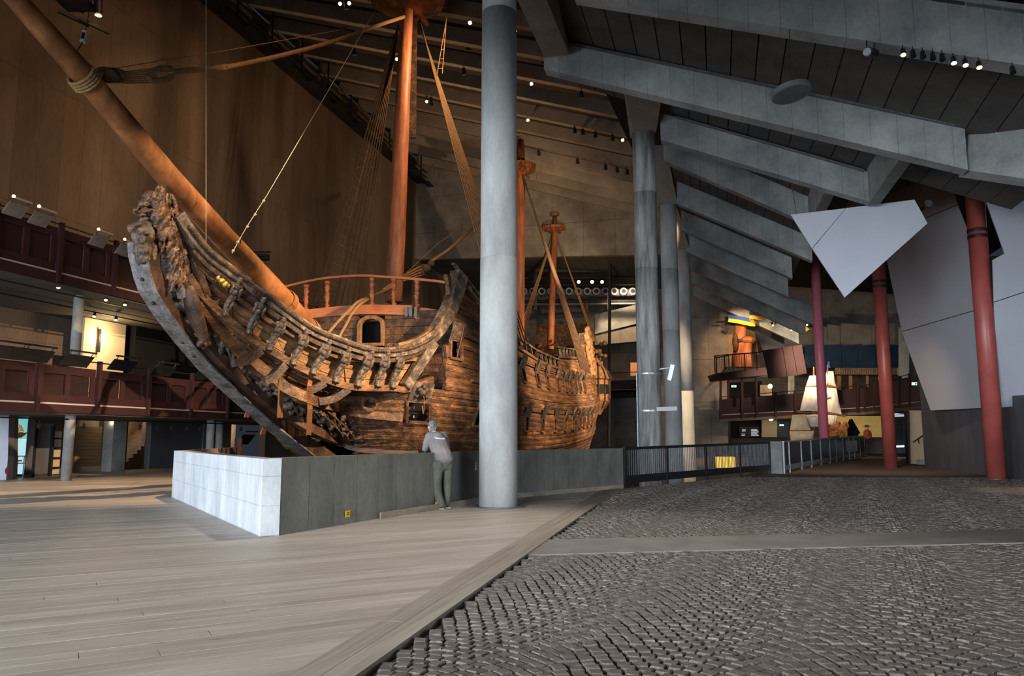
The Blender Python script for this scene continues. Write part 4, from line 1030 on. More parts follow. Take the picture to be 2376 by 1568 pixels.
for px, py, b, rx, ry, rot in ((332, 545, .1, 27, 30, 0), (330, 578, .1, 22, 24, 0), (303, 530, .1, 8, 12, 0), (348, 545, .3, 9, 22, -.1), (322, 540, .32, 8, 5, 0), (340, 540, .34, 8, 5, 0), (331, 556, .36, 7, 12, 0), (331, 580, .34, 14, 8, 0), (318, 520, .2, 14, 8, .3), (340, 520, .2, 14, 8, -.3), (330, 600, .1, 18, 14, 0), (356, 585, .15, 10, 26, 0)):
    c, r_, R = pb(px, py, b, rx, ry, None, rot); q.ell(c, r_, R, 12, 8)
bake(q, 'grotesque_mask', M['oak_grey'], 0.03, 0.05, 0.06, ship)
q = MB(); lg = crv([on_b(px, py, .46) for px, py in ((440, 676), (446, 704), (456, 738), (467, 768), (474, 792))], 8); lr0 = [15, 20, 20, 15, 11]
for i, p in enumerate(lg):
    t = i / (len(lg) - 1) * 4; j = min(int(t), 3); r0 = (lr0[j] + (lr0[j + 1] - lr0[j]) * (t - j)) * p.y / FPX; q.ell(p, (r0, r0 * .8, r0), None, 12, 8)
for px, py, r0 in ((464, 798, 9), (474, 802, 9), (483, 798, 8)): c, r_, R = pb(px, py, .5, r0, r0); q.ell(c, r_, R)
bake(q, 'lion_hind_leg', M['knee'], 0.03, 0.015, 0.2, ship)
q = MB()
for i in range(40):
    t = rl.random(); c, r_, R = pb(440 + 90 * t + rl.uniform(-6, 6), 600 + 55 * t + rl.uniform(-5, 5), .5, 5, 5); q.ell(c, r_, R, 7, 5)
g_ = [pb(508, 652, .75, 9, 6), pb(516, 660, .8, 8, 8), pb(500, 646, .75, 5, 6), pb(523, 664, .8, 6, 5)]
gg = MB()
for c, r_, R in g_: gg.ell(hpn(*proj(c)) + PL1[1] * .1, r_, R, 8, 6)
bake(gg, 'gilded_ornament', M['gold'], .02, .04, .04, ship)
# slanting braces behind the lion
MB().rail(crv([on_b(398, 560, .3), on_b(412, 640, .35), on_b(425, 690, .36)], 4), .16, .2).build('head_strap', M['knee_front'], ship)
MB().rail(crv([on_b(442, 560, .4), on_b(455, 620, .45), on_b(478, 690, .5)], 4), .18, .22).build('head_strap', M['oak_dark'], ship)

# ---- masts
def spar(name, pts, r, m, n=20): return MB().tube(pts, r, n).build(name, m, ship, smooth=True)
fm = [on_b(px, py, 0) for px, py in ((913, 700), (921, 560), (930, 330), (940, 100), (944, 20), (947, -60))]
spar('foremast', fm, [0.36, 0.355, 0.34, 0.30, 0.28, 0.26], M['mast'])
MB().beam(on_b(957, 320, 0), on_b(960, 40, 0), 0.14, 0.3).build('mast_cheek', M['oak_dark'], ship)
def fighting_top(c, r, h, m, name='fighting_top'):
    o = MB().lathe(c, [(r * .22, -.28 * r), (r * .78, -.02 * r), (r * .96, 0), (r, h), (r * .94, h), (r * .9, .03), (r * .2, .03)], 24).build(name, m, ship)
    for i in range(20):
        t = 2 * PI * i / 20; q = c + V((math.cos(t) * r, math.sin(t) * r, 0))
        MB().beam(q + V((0, 0, -.02)), q + V((math.cos(t) * .04, math.sin(t) * .04, h + .06)), .07, .05).build('top_stave', m, o)
    for s_ in (-1, 1):
        MB().beam(c + PORT * (s_ * .35) - AX * r * .9 - V((0, 0, .18 * r)), c + PORT * (s_ * .35) + AX * r * .9 - V((0, 0, .18 * r)), .16, .2).build('trestle_tree', M['mast'], o)
    return o
M['topwood'] = mat('top_wood', srgb(96, 58, 30), srgb(158, 100, 54), 2, 0.55, 0.2, fine=(10, .15))
ft = on_b(945, 14, 0); fighting_top(ft + V((0, 0, .25)), 1.75, .55, M['topwood'])
mm_ = [on_b(px, py, 0) for px, py in ((1203, 800), (1205, 600), (1207, 395), (1209, 328))]
spar('mainmast', mm_, [0.40, 0.38, 0.33, 0.27], M['mast'])
fighting_top(on_b(1208, 396, 0), 1.05, .4, M['topwood'])
MB().box(on_b(1210, 325, 0), (.75, .5, .35)).build('mast_cap', M['topwood'], ship)
mz = [on_b(px, py, 0) for px, py in ((1277, 810), (1281, 700), (1285, 600), (1287, 530), (1288, 502))]
spar('mizzenmast', mz, [0.28, 0.27, 0.25, 0.2, 0.15], M['mast'])
fighting_top(on_b(1287, 533, 0), 0.95, .22, M['mast'])
MB().box(on_b(1288, 498, 0), (.7, .4, .22)).build('mast_cap', M['topwood'], ship)
def shrouds(top, bots, m, r_, step, rat, name, z0=0.05, z1=0.86):
    tops = [top + V((0, 0, -i * .03)) for i in range(len(bots))]
    for t, b in zip(tops, bots): MB().tube([b, t], r_, 6).build(name, m, ship)
    if not rat: return
    q = MB(); L_ = (tops[0] - bots[0]).length; n = int(L_ * (z1 - z0) / step)
    for i in range(n):
        f = z0 + (z1 - z0) * i / n
        for (t0, b0), (t1, b1) in zip(zip(tops, bots), list(zip(tops, bots))[1:]):
            a, c = b0.lerp(t0, f), b1.lerp(t1, f); g_ = (a - c).length * .08
            q.tube([a, a.lerp(c, .5) - V((0, 0, g_)), c], rat, 4)
    q.build('ratlines', M['rope'], ship, kind='stuff')
tp = on_b(974, 44, 0.15); tp2 = on_b(924, 58, -0.3)
shrouds(tp, [S(5.6 + .62 * i, 4.35, 5.7) for i in range(9)], M['rope_m'], .030, .40, .012, 'shroud')
shrouds(tp2, [S(5.0 + .62 * i, -4.2, 5.9) for i in range(8)], M['rope_d'], .032, .42, .010, 'shroud', z1=.75)
tm = on_b(1214, 405, 0.3)
shrouds(tm, [S(25.2 + .5 * i, 4.3, 5.9) for i in range(9)], M['rope_d'], .045, .55, .016, 'shroud')
shrouds(on_b(1204, 405, -.3), [S(25.2 + .7 * i, -4.2, 5.9) for i in range(6)], M['rope_d'], .04, .6, .014, 'shroud')
shrouds(on_b(1292, 545, 0.2), [S(37.2 + .5 * i, 3.3, 9.2) for i in range(5)], M['rope'], .045, .6, .016, 'shroud')
shrouds(on_b(1283, 545, -.2), [S(36.6 + .6 * i, -3.2, 9.0) for i in range(4)], M['rope'], .04, .6, .016, 'shroud')
# futtock ladders at the fore top
shrouds(on_b(1036, 40, 1.6), [on_b(1026, 170, 1.2), on_b(1014, 172, 1.0)], M['rope'], .02, .4, .012, 'futtock_shroud', .1, .95)
shrouds(on_b(1246, 402, 1.0), [on_b(1232, 470, .8), on_b(1240, 470, .9)], M['rope'], .02, .5, .014, 'futtock_shroud', .1, .95)
# mainstay with its blocks, running down to the head
MB().tube(crv([on_b(px, py, 0) for px, py in ((1150, 485), (1085, 540), (1040, 580), (1000, 606))], 4), .08, 8).build('mainstay', M['rope'], ship)
q = MB(); q.ell(on_b(985, 622, 0), (.3, .16, .2)); q.ell(on_b(1000, 612, 0), (.2, .14, .16)); q.ell(on_b(975, 632, 0.06), (.2, .12, .14))
bake(q, 'stay_block', M['rope_d'], .035, .03, .1, ship)
for i in range(4):
    MB().tube([on_b(975 + i * 3, 618 + i * 6, .1), on_b(935, 640 + i * 4, .1), on_b(888, 672 + i * 3, .1)], .035, 6).build('tackle_fall', M['rope'], ship)
MB().tube(crv([on_b(px, py, .15) for px, py in ((912, 665), (855, 690), (828, 702), (785, 745), (757, 778))], 4), .055, 8).build('collar_rope', M['rope'], ship)
MB().tube(crv([on_b(px, py, .25) for px, py in ((905, 668), (848, 697), (820, 722), (800, 758), (780, 792))], 4), .055, 8).build('collar_rope', M['rope'], ship)
MB().tube([on_b(940, 636, 0), on_b(1010, 570, 0), on_b(1090, 512, 0)], .012, 6).build('upper_line', M['rope'], ship)
# ---- quarter gallery and stern carvings
gq = S(38.6, 3.35, 4.6)
gl = MB().lathe(gq, [(.25, -1.3), (.5, -.9), (.95, -.2), (1.0, 0), (1.0, 1.5), (1.15, 1.6), (1.05, 1.75), (.9, 2.2), (.55, 2.7), (.3, 2.9), (.2, 3.2), (.05, 3.6)], 16).build('quarter_gallery', M['oak_pale'], ship)
for i in range(12):
    t = 2 * PI * i / 12
    MB().tube([gq + V((math.cos(t) * r_, math.sin(t) * r_, z_)) for r_, z_ in ((.6, -.8), (1.0, -.2), (1.04, 0), (1.04, 1.5), (1.18, 1.65), (.95, 2.2), (.3, 2.9))], .06, 6).build('gallery_rib', M['oak_dark'], gl)
for i in (4, 6, 8, 9, 10):
    t = 2 * PI * (i + .5) / 12; c = gq + V((math.cos(t) * .99, math.sin(t) * .99, .75))
    MB().box(c, (.08, .38, .75), Matrix.Rotation(t, 3, 'Z')).build('gallery_window', M['core'], gl)
q = MB(); rc = random.Random(21)
for i in range(120):
    k = rc.uniform(31, 39.4); h = htop(k) + rc.uniform(-2.6, .9); p = hp(k, h, .1); q.ell(p, (rc.uniform(.1, .26),) * 2 + (rc.uniform(.12, .4),), nu=7, nv=5)
for i in range(40):
    p = gq + V((rc.uniform(-.5, .7), rc.uniform(-.8, .6), rc.uniform(1.6, 4.6))); q.ell(p, rc.uniform(.1, .24), nu=7, nv=5)
bake(q, 'stern_carving', M['oak_pale'], .08, .12, .2, ship)
MB().hexa([S(39.3, -2.6, 3.2), S(39.3, 2.6, 3.2), S(39.7, 2.6, 3.2), S(39.7, -2.6, 3.2), S(40.6, -2.2, 11.2), S(40.6, 2.2, 11.2), S(41.0, 2.2, 11.2), S(41.0, -2.2, 11.2)]).build('transom', M['oak'], ship)
MB().tube([S(40.3, 2.3, 8), S(40.8, 2.2, 13.0)], [.12, .07], 8).ell(S(40.8, 2.2, 12.6), (.25, .25, .6)).build('stern_post_figure', M['oak_dark'], ship)
# ------------------------------------------------------------------ galleries on the left
BF = -7.4
M['board_dark'] = mat('reading_board_dark', srgb(24, 25, 27), srgb(40, 41, 44), 4, 0.35)
M['board_pale'] = mat('reading_board_pale', srgb(120, 110, 104), srgb(150, 138, 128), 4, 0.4)
M['alu'] = mat('alu_strip', srgb(168, 164, 160), rough=0.5)
M['gal_under'] = mat('gallery_soffit', srgb(78, 74, 68), srgb(96, 90, 82), 1.2, 0.9)
def gallery(z0, z1, z2, z3, z4, k0, k1, kpost, sp, label, bf=BF, back=BWL, sgn=1):
    """z0-z1 edge beam, strip, z2-z3 panels, z4 post tops"""
    g = empty('gallery', S((k0 + k1) / 2, (bf + back) / 2, z0 - 0.15), label, 'gallery')
    MB().slab([S(k0, bf, z0 - .05), S(k1, bf, z0 - .05), S(k1, back, z0 - .05), S(k0, back, z0 - .05)], (0, 0, 0.22)).build('floor_slab', M['gal_under'], g)
    MB().beam(S(k0, bf + .06, (z0 + z1) / 2), S(k1, bf + .06, (z0 + z1) / 2), .12, z1 - z0).build('edge_beam', M['oxide'], g)
    MB().beam(S(k0, bf + .07, z1 + .03), S(k1, bf + .07, z1 + .03), .08, .05).build('edge_strip', M['alu'], g)
    MB().tube([S(k0, bf + .05, z4 - .04), S(k1, bf + .05, z4 - .04)], .022, 8).build('handrail', M['black'], g)
    ks = [kpost + sp * i for i in range(-8, 40) if k0 - .01 <= kpost + sp * i <= k1 + .01]
    for k in ks:
        MB().box(S(k, bf + .14, (z0 + z4) / 2), (.13, .13, z4 - z0), Matrix.Rotation(SA, 3, 'Z')).build('post', M['oxide'], g)
    for ka, kc in zip(ks, ks[1:]):
        f = MB(); h = z3 - z2; fw = 0.26
        f.beam(S(ka + .07, bf + .04, z3 - fw / 2), S(kc - .07, bf + .04, z3 - fw / 2), .06, fw)
        f.beam(S(ka + .07, bf + .04, z2 + fw / 2), S(kc - .07, bf + .04, z2 + fw / 2), .06, fw)
        km = (ka + kc) / 2
        for kk in (ka + .16, km, kc - .16): f.box(S(kk, bf + .04, (z2 + z3) / 2), (.2, .06, h - 2 * fw), Matrix.Rotation(SA, 3, 'Z'))
        f.build('bay_frame', M['oxide'], g)
        for a, b in ((ka + .26, km - .1), (km + .1, kc - .26)):
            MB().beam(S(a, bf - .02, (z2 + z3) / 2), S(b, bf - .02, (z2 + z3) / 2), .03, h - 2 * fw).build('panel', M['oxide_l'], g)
    return g
gallery(2.2, 2.45, 2.5, 3.68, 3.96, -10.4, 16.1, -5.55, 2.4, 'lower dark red gallery along the wall behind the bow')
gallery(6.3, 6.6, 6.66, 8.06, 8.24, -9.7, 20.3, -5.12, 2.34, 'upper dark red gallery high on the wall left of the figurehead')
def reading_board(k, w_, z, m, lamp, label, group, b=BF + .22):
    e = empty('reading_board', S(k, b - .25, z - .3), label, 'sign', group)
    c = S(k, b, z); u = AX; n = (PORT * .75 + V((0, 0, -.66))).normalized(); up = n.cross(u).normalized(); up = up if up.z > 0 else -up
    MB().hexa([c - u * w_ / 2 - up * .22, c + u * w_ / 2 - up * .22, c + u * w_ / 2 - up * .22 + n * .04, c - u * w_ / 2 - up * .22 + n * .04,
               c - u * w_ / 2 + up * .22, c + u * w_ / 2 + up * .22, c + u * w_ / 2 + up * .22 + n * .04, c - u * w_ / 2 + up * .22 + n * .04]).build('plate', m, e)
    MB().beam(c - u * w_ / 2 + up * .36, c + u * w_ / 2 + up * .36, .07, .05).build('lamp_bar', M['board_dark'] if not lamp else M['alu'], e)
    for s_ in (-.4, .4): MB().tube([c + u * w_ * s_ - up * .1, c + u * w_ * s_ + up * .36], .015, 6).build('arm', M['black'], e)
    if lamp: MB().ell(c - u * (w_ / 2 - .02) + up * .39, .05, nu=8, nv=5).build('lamp', M['lamp_soft'], e)
ORD = ['first', 'second', 'third', 'fourth', 'fifth', 'sixth', 'seventh', 'eighth', 'ninth', 'tenth', 'eleventh', 'twelfth', 'thirteenth', 'fourteenth', 'fifteenth', 'sixteenth', 'seventeenth', 'eighteenth', 'nineteenth', 'twentieth']
for i, (px, py) in enumerate(((14, 816), (82, 824), (178, 836), (284, 847), (378, 859), (474, 871))):
    k, z = kpt(px, py, BF + .3); reading_board(k, 1.1, z, M['board_dark'], False, 'black slanted reading board on the lower gallery rail, %s from the left' % ORD[i], 'reading boards of the lower gallery', BF + .3)
for i, (px, py) in enumerate(((35, 486), (93, 508), (229, 558), (289, 580))):
    k, z = kpt(px, py, BF + .3); reading_board(k, .66, z, M['board_pale'], True, 'pale lit reading board on the upper gallery rail, %s from the left' % ORD[i], 'reading boards of the upper gallery', BF + .3)
# columns that carry the galleries
lc = G(153, 1115)
def slim(base, r, z1, label):
    e = empty('gallery_column', base, label, 'column')
    o = MB().lathe(base, [(r, 0), (r, z1)], 20).build('shaft', M['conc'], e); o.data.polygons.foreach_set('use_smooth', [len(p.vertices) == 4 for p in o.data.polygons])
    MB().lathe(base, [(r + .03, 0), (r + .03, .012)], 20).build('foot_ring', M['steel_d'], e); return e
slim(lc, .165, 6.2, 'slim pale column under the galleries, standing alone on the wooden floor')
slim(S(kpx(488, -8.2), -8.2, 0), .17, 2.2, 'slim column at the left of the lit doorway, nearer of the pair')
slim(S(kpx(509, -9.6), -9.6, 0), .17, 2.2, 'slim column at the left of the lit doorway, farther of the pair')
# track lights below the upper gallery and the lower one
def tracklight(p, d, lit, label, group, s=1.0, cat='spotlight'):
    e = empty('spotlight', p, label, cat, group)
    d = V(d).normalized()
    MB().tube([p + V((0, 0, .15 * s)), p], .012 * s, 6).build('stem', M['black'], e)
    MB().tube([p - d * .06 * s, p + d * .12 * s], [.05 * s, .065 * s], 10).build('housing', M['black'], e)
    q = p + d * .121 * s; a, b = frame_of(d)
    MB().add([q + (a * math.cos(t) + b * math.sin(t)) * .058 * s for t in [2 * PI * j / 12 for j in range(12)]], [tuple(range(12))]).build('lens', lit, e)
    return e
for i, (px, py) in enumerate(((27, 640), (136, 668), (219, 735), (246, 697), (269, 743), (290, 708))):
    p = on_b(px, py, BF - .35 - (0 if py < 715 else 2.0)); p.z += .1
    tracklight(p, (.2, -.5, -.8), M['lamp_soft'], 'small lit track spotlight under the upper gallery, %s from the left' % ORD[i], 'track spotlights under the upper gallery')
for b_ in (BF - .45, BF - 2.4):
    MB().beam(S(-10, b_, 6.12), S(16, b_, 6.12), .05, .04).build('light_track', M['black'], label='black light track %s the upper gallery' % ('along the open edge of' if b_ > -8.5 else 'deep under the soffit of'), cat='light track')
MB().beam(S(-10, BF - .6, 2.02), S(16, BF - .6, 2.02), .06, .05).build('light_track', M['black'], label='black light track under the lower gallery', cat='light track')
for i, (px, py) in enumerate(((92, 968), (176, 971), (196, 970), (290, 973), (326, 975), (366, 977), (400, 978), (436, 979), (466, 979), (560, 981))):
    p = on_b(px, py, BF - .6); p.z = 1.82
    tracklight(p, (-.4, .5, -.7), M['lamp_soft'], 'small spotlight on the track under the lower gallery, %s from the left' % ORD[i], 'track spotlights under the lower gallery', .9)
# upper room: bright plaster pier with its wall lamp, doorway, black wall
def wallpatch(px0, px1, z0, z1, b, th, m, name, kind='structure', **kw):
    k0, k1 = kpx(px0, b), kpx(px1, b)
    return MB().slab([S(k0, b, z0), S(k1, b, z0), S(k1, b - th, z0), S(k0, b - th, z0)], (0, 0, z1 - z0)).build(name, m, kind=kind, **kw)
wallpatch(178, 276, 2.3, 6.22, -11.6, .5, M['plaster'], 'wall_pier')
wallpatch(112, 141, 2.3, 4.7, -12.72, .1, M['dark'], 'doorway_shade')  # flat dark slab, the shade of an open doorway put into its colour
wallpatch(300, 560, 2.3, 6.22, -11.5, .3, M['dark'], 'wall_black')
k, z = kpt(232, 790, -11.45); c = S(k, -11.5, z)
e = empty('wall_lamp', c - V((0, 0, .5)), 'glowing upright wall lamp on the plaster pier of the lower gallery', 'lamp')
MB().box(c + V((0, 0, 0)), (.1, .1, .95), Matrix.Rotation(SA, 3, 'Z')).build('bracket', M['black'], e)
MB().ell(c + PORT * .03 + AX * .14 + V((0, 0, .12)), (.08, .08, .2)).build('bulb', M['lamp'], e)
point('wall_lamp_light', c + PORT * .45 + V((0, 0, .15)), 120, (1.0, .72, .36), .15)
# ground floor rooms under the lower gallery
M['shutter'] = mat('shutter_brown', srgb(120, 96, 66), srgb(140, 114, 80), 2, 0.7, stretch=(1, 1, 4))
M['teal_glow'] = mat('teal_backlight', srgb(110, 200, 200), emit=srgb(120, 205, 205), estr=0.75)
M['teal_pale'] = mat('pale_backlight', srgb(190, 235, 240), emit=srgb(190, 232, 238), estr=0.8)
M['brownsail'] = mat('painted_sail', srgb(206, 150, 90), emit=srgb(206, 150, 90), estr=0.4)
M['brownhull'] = mat('painted_hull', srgb(110, 66, 34), emit=srgb(110, 66, 34), estr=0.3)
pw_ = G(14, 1113)
pl = MB().slab([pw_ + V((-3.5, -.9, 0)), pw_, pw_ + V((0, .22, 0)), pw_ + V((-3.5, .3, 0))], (0, 0, 2.2)).build('wall_pale', M['plaster_w'], kind='structure')
# picture of a sailing ship on its backlit wall
Yp = 28.0
sp_ = empty('picture', P(46, 1100, Yp), 'tall backlit turquoise picture of an old sailing ship under the gallery', 'picture')
def flat(pts, Y, th=.04): return MB().slab([P(x, y, Y) for x, y in pts], V((0, th, 0)))
flat([(28, 1018), (63, 1018), (66, 958), (29, 956)], Yp).build('sky_sheet', M['teal_glow'], sp_)
flat([(24, 1100), (56, 1100), (62, 1018), (28, 1018)], Yp).build('sea_sheet', M['teal_pale'], sp_)
flat([(28, 1000), (31, 1010), (38, 1016), (48, 1015), (57, 1009), (62, 1003), (55, 1004), (48, 1002), (38, 1005)], Yp - .05).build('painted_hull', M['brownhull'], sp_)
for pts in ([(30, 1003), (36, 1004), (34, 992), (29, 989)], [(38, 1003), (45, 1001), (43, 990), (38, 989)], [(47, 1000), (55, 1001), (50, 988), (43, 984)], [(39, 986), (42, 986), (41, 978), (39, 978)]):
    flat(pts, Yp - .06).build('painted_sail', M['brownsail'], sp_)
r_ = empty('cargo_cart', P(30, 1100, 26.6), 'red wheeled cart half hidden at the left room opening', 'cart')
c = P(24, 1092, 26.6); M['red'] = mat('red_paint', srgb(130, 22, 24))
MB().tube([c - V((0, .04, 0)), c + V((0, .04, 0))], .16, 14).build('wheel', M['red'], r_); MB().beam(c + V((0, 0, .32)), c + V((.3, .1, .34)), .06, .05).build('tow_bar', M['red'], r_)
MB().tube([c + V((0, 0, .1)), c + V((.02, 0, .34))], .03, 6).build('fork', M['red'], r_)
rl_ = empty('barrier_rail', P(46, 1105, 26.9), 'thin steel barrier in front of the turquoise picture', 'railing')
a, b = P(26, 1058, 26.9), P(60, 1058, 26.9)
MB().tube([a, b], .02, 6).build('top_bar', M['steel_d'], rl_)
MB().tube([V((a.x, a.y, a.z - .24)), V((b.x, b.y, b.z - .24))], .02, 6).build('lower_bar', M['steel_d'], rl_)
for t in (.1, .45, .9): q = a.lerp(b, t); MB().tube([V((q.x, q.y, 0)), q], .018, 6).build('post', M['steel_d'], rl_)
MB().slab([P(17, 1113, 25.9), P(27, 1113, 26.2), P(30, 956, 26.2), P(21, 955, 25.9)], V((0, .3, 0))).build('trim_1', M['dgrey'], kind='structure')
wallpatch(64, 79, 0, 2.12, -10.9, .04, M['dgrey'], 'trim_2')
gt = empty('sliding_gate', S(kpx(98, -11.2), -11.2, 0), 'dark closed sliding gate under the lower gallery', 'gate')
ka, kc = kpx(78, -11.2), kpx(119, -11.2)
MB().slab([S(ka, -11.2, .1), S(kc, -11.2, .1), S(kc, -11.28, .1), S(ka, -11.28, .1)], (0, 0, 1.75)).build('gate_leaf', M['dgrey'], gt)
for kk in (ka, kc): MB().box(S(kk, -11.14, .95), (.1, .1, 1.9), Matrix.Rotation(SA, 3, 'Z')).build('gate_post', M['black'], gt)
MB().beam(S(ka, -11.14, 1.88), S(kc, -11.14, 1.88), .1, .08).build('gate_rail', M['steel_d'], gt)
sh = empty('rolling_shutter', S(kpx(216, -12.5), -12.5, 0), 'brown slatted shutter half raised in its frame at the back wall', 'shutter')
ka, kc = kpx(175, -12.5), kpx(260, -12.5)
for i in range(12):
    MB().beam(S(ka, -12.5, .32 + i * .135), S(kc, -12.5, .32 + i * .135), .05, .128).build('slat', M['shutter'], sh)
for kk in (ka, kc): MB().box(S(kk, -12.46, 1.1), (.1, .1, 2.2), Matrix.Rotation(SA, 3, 'Z')).build('guide_post', M['shutter'], sh)
MB().beam(S(ka, -12.46, 2.18), S(kc, -12.46, 2.18), .1, .1).build('head_bar', M['shutter'], sh)
MB().beam(S(kc - .1, -12.44, 2.1), S(kc - .45, -12.44, 1.85), .05, .05).build('brace', M['shutter'], sh)
wallpatch(150, 262, 0, 2.7, -12.7, .05, M['plaster'], 'wall_plaster')
wallpatch(262, 293, 0, 2.2, -11.9, .5, M['conc'], 'trim_3')
k, z = kpt(228, 978, -12.5)
e = empty('wall_lamp', S(k, -12.6, 2.3), 'small black wall lamp above the brown shutter', 'lamp')
MB().box(S(k, -12.6, 2.45), (.12, .12, .4), Matrix.Rotation(SA, 3, 'Z')).build('housing', M['black'], e)
MB().ell(S(k + .15, -12.5, 2.5), .07, nu=8, nv=6).build('bulb', M['lamp'], e)
point('shutter_lamp_light', S(k + .2, -12.0, 2.05), 8, (1, .74, .42), .1)
rk = empty('leaflet_rack', S(kpx(131, -11.4), -11.4, 0), 'narrow lit leaflet rack behind the lone slim column', 'rack')
MB().box(S(kpx(131, -11.4), -11.4, .85), (.35, .12, 1.6), Matrix.Rotation(SA, 3, 'Z')).build('back_panel', M['plaster'], rk)
for i in range(4): MB().box(S(kpx(131, -11.4), -11.3, .3 + i * .36), (.36, .2, .05), Matrix.Rotation(SA, 3, 'Z')).build('shelf', M['black'], rk)
for px, py in ((169, 1026), (170, 1042)):
    k, z = kpt(px, py, -12.6); MB().box(S(k, -12.62, z), (.16, .03, .18), Matrix.Rotation(SA, 3, 'Z')).build('fire_sign', M['red'], label='small red sign on the plaster beside the shutter, %s one' % ('upper' if py < 1030 else 'lower'), cat='sign')
# stairs in the wall opening
st_ = empty('staircase', S(kst0 + .6, -13.6, 0), 'lit wooden staircase rising inside the opening of the back wall', 'stairs')
M['tread'] = mat('stair_tread', srgb(128, 98, 66), srgb(150, 116, 80), 3, 0.6)
for i in range(14):
    MB().slab([S(kst0 + .02 + i * .22, -13.0, 0), S(kst0 + .02 + (i + 1) * .22, -13.0, 0), S(kst0 + .02 + (i + 1) * .22, -14.4, 0), S(kst0 + .02 + i * .22, -14.4, 0)], (0, 0, .17 * (i + 1))).build('step', M['tread'], st_)
MB().tube([S(kst0 + .1, -14.3, 1.0), S(kst0 + 2.6, -14.3, 2.9)], .025, 8).build('handrail', M['black'], st_)
MB().slab([S(kst0 - 1, -14.5, -.1), S(kst1 + 2, -14.5, -.1), S(kst1 + 2, -14.7, -.1), S(kst0 - 1, -14.7, -.1)], (0, 0, 4)).build('wall_stair', M['plaster'], kind='structure')
point('stair_light', S(kst0 + .7, -13.4, 2.5), 26, (1, .72, .4), .1)
wallpatch(350, 476, 0, 2.25, -12.3, .3, M['dgrey'], 'wall_dark')
wallpatch(473, 478, .0, 2.25, -12.2, .1, M['steel_d'], 'trim_4')
# lit doorway room
MB().slab([S(kdr0 - 1, -15.5, -.1), S(kdr1 + 1, -15.5, -.1), S(kdr1 + 1, -15.7, -.1), S(kdr0 - 1, -15.7, -.1)], (0, 0, 3)).build('wall_room', M['plaster'], kind='structure')
dd = empty('double_door', S((kdr0 + kdr1) / 2, -15.4, 0), 'pale double door in the brightly lit room behind the bow', 'door')
for i in range(2): MB().box(S(kdr0 + .5 + i * .62, -15.42, 1.0), (.58, .06, 2.0), Matrix.Rotation(SA, 3, 'Z')).build('door_leaf', M['plaster_w'], dd)
MB().box(S(kdr0 + 1.0, -15.36, 1.0), (.04, .05, .2), Matrix.Rotation(SA, 3, 'Z')).build('handle', M['steel'], dd)
point('doorway_light', S(kdr1 - .3, -14.6, 2.2), 70, (1, .82, .58), .15)
# railing with a reading board at the dock edge in front of the doorway
pr = empty('dock_parapet', QP, 'dark red parapet with a rail at the dock edge before the lit doorway', 'railing')
qa, qb = QP + V((.1, .2, 0)), RP_ + V((.1, .1, 0))
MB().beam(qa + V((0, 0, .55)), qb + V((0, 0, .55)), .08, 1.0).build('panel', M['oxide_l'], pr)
MB().tube([qa + V((0, 0, 1.2)), qb + V((0, 0, 1.2))], .02, 6).build('handrail', M['black'], pr)
for i in range(5): MB().box(qa.lerp(qb, i / 4) + V((0, 0, .7)), (.12, .12, 1.4)).build('post', M['oxide'], pr)
k_, b_ = kb(qa.lerp(qb, .38)); reading_board(k_, .8, 1.36, M['board_dark'], False, 'black reading board on the parapet in front of the lit doorway', None, b=b_ + .25)
# ------------------------------------------------------------------ lighting catwalk below the roof
cz0 = on_b(800, 262, -11.9).z; cz1 = on_b(800, 172, -11.9).z
cwk = empty('lighting_catwalk', S(25, -12, cz0), 'black lighting catwalk running along the top of the hall wall', 'catwalk')
MB().slab([S(2, -11.8, cz0), S(58, -11.8, cz0), S(58, -12.7, cz0), S(2, -12.7, cz0)], (0, 0, .12)).build('walkway', M['black'], cwk)
for zz in (cz0 + .5, cz0 + .95, cz1): MB().tube([S(2, -11.8, zz), S(58, -11.8, zz)], .05, 6).build('rail', M['black'], cwk)
MB().beam(S(2, -12.3, cz1 + .4), S(58, -12.3, cz1 + .4), .9, .5).build('duct', M['dark'], cwk)
for i in range(16):
    k = 3 + i * 3.4
    MB().beam(S(k, -11.8, cz0 - .05), S(k, -11.8, cz1 + .3), .08, .08, up=AX).build('post', M['black'], cwk)
    MB().box(S(k + .9, -11.4, cz0 - .35), (1.3, .5, .12), Matrix.Rotation(SA, 3, 'Z')).build('lamp_bracket', M['black'], cwk)
    MB().box(S(k + .9, -11.5, cz0 - .18), (.1, .1, .35), Matrix.Rotation(SA, 3, 'Z')).build('hanger', M['black'], cwk)
# rig at the top left with a hook scale on the bowsprit
rg = empty('lighting_rig', P(190, 20, 22), 'black lighting rig hanging at the top left above the bowsprit', 'lighting rig')
c = P(185, 10, 22)
for dx, dz in ((-.5, .25), (.1, .25), (-.3, -.2), (.35, -.45)): MB().beam(c + V((dx - .35, 0, dz)), c + V((dx + .35, .5, dz - .2)), .1, .1).build('truss_bar', M['black'], rg)
MB().box(c + V((-.2, .2, .1)), (.9, .6, .12)).build('platform', M['black'], rg)
MB().tube([P(228, -20, 22), P(228, 34, 22)], [.13, .11], 12).build('lamp_housing', M['black'], rg)
MB().add([P(228, 36, 22) + V((.1 * math.cos(t), .1 * math.sin(t), 0)) for t in [2 * PI * j / 12 for j in range(12)]], [tuple(range(12))]).build('lens', M['lamp_soft'], rg)
hk = on_b(188, 150, 0)
hs_ = empty('crane_scale', hk, 'small white crane scale on the wire holding the bowsprit', 'scale')
MB().tube([on_b(176, 124, 0), on_b(190, 100, 0), on_b(196, 84, 0), on_b(212, 0, 0), on_b(220, -60, 0)], .012, 6).build('wire', M['black'], hs_)
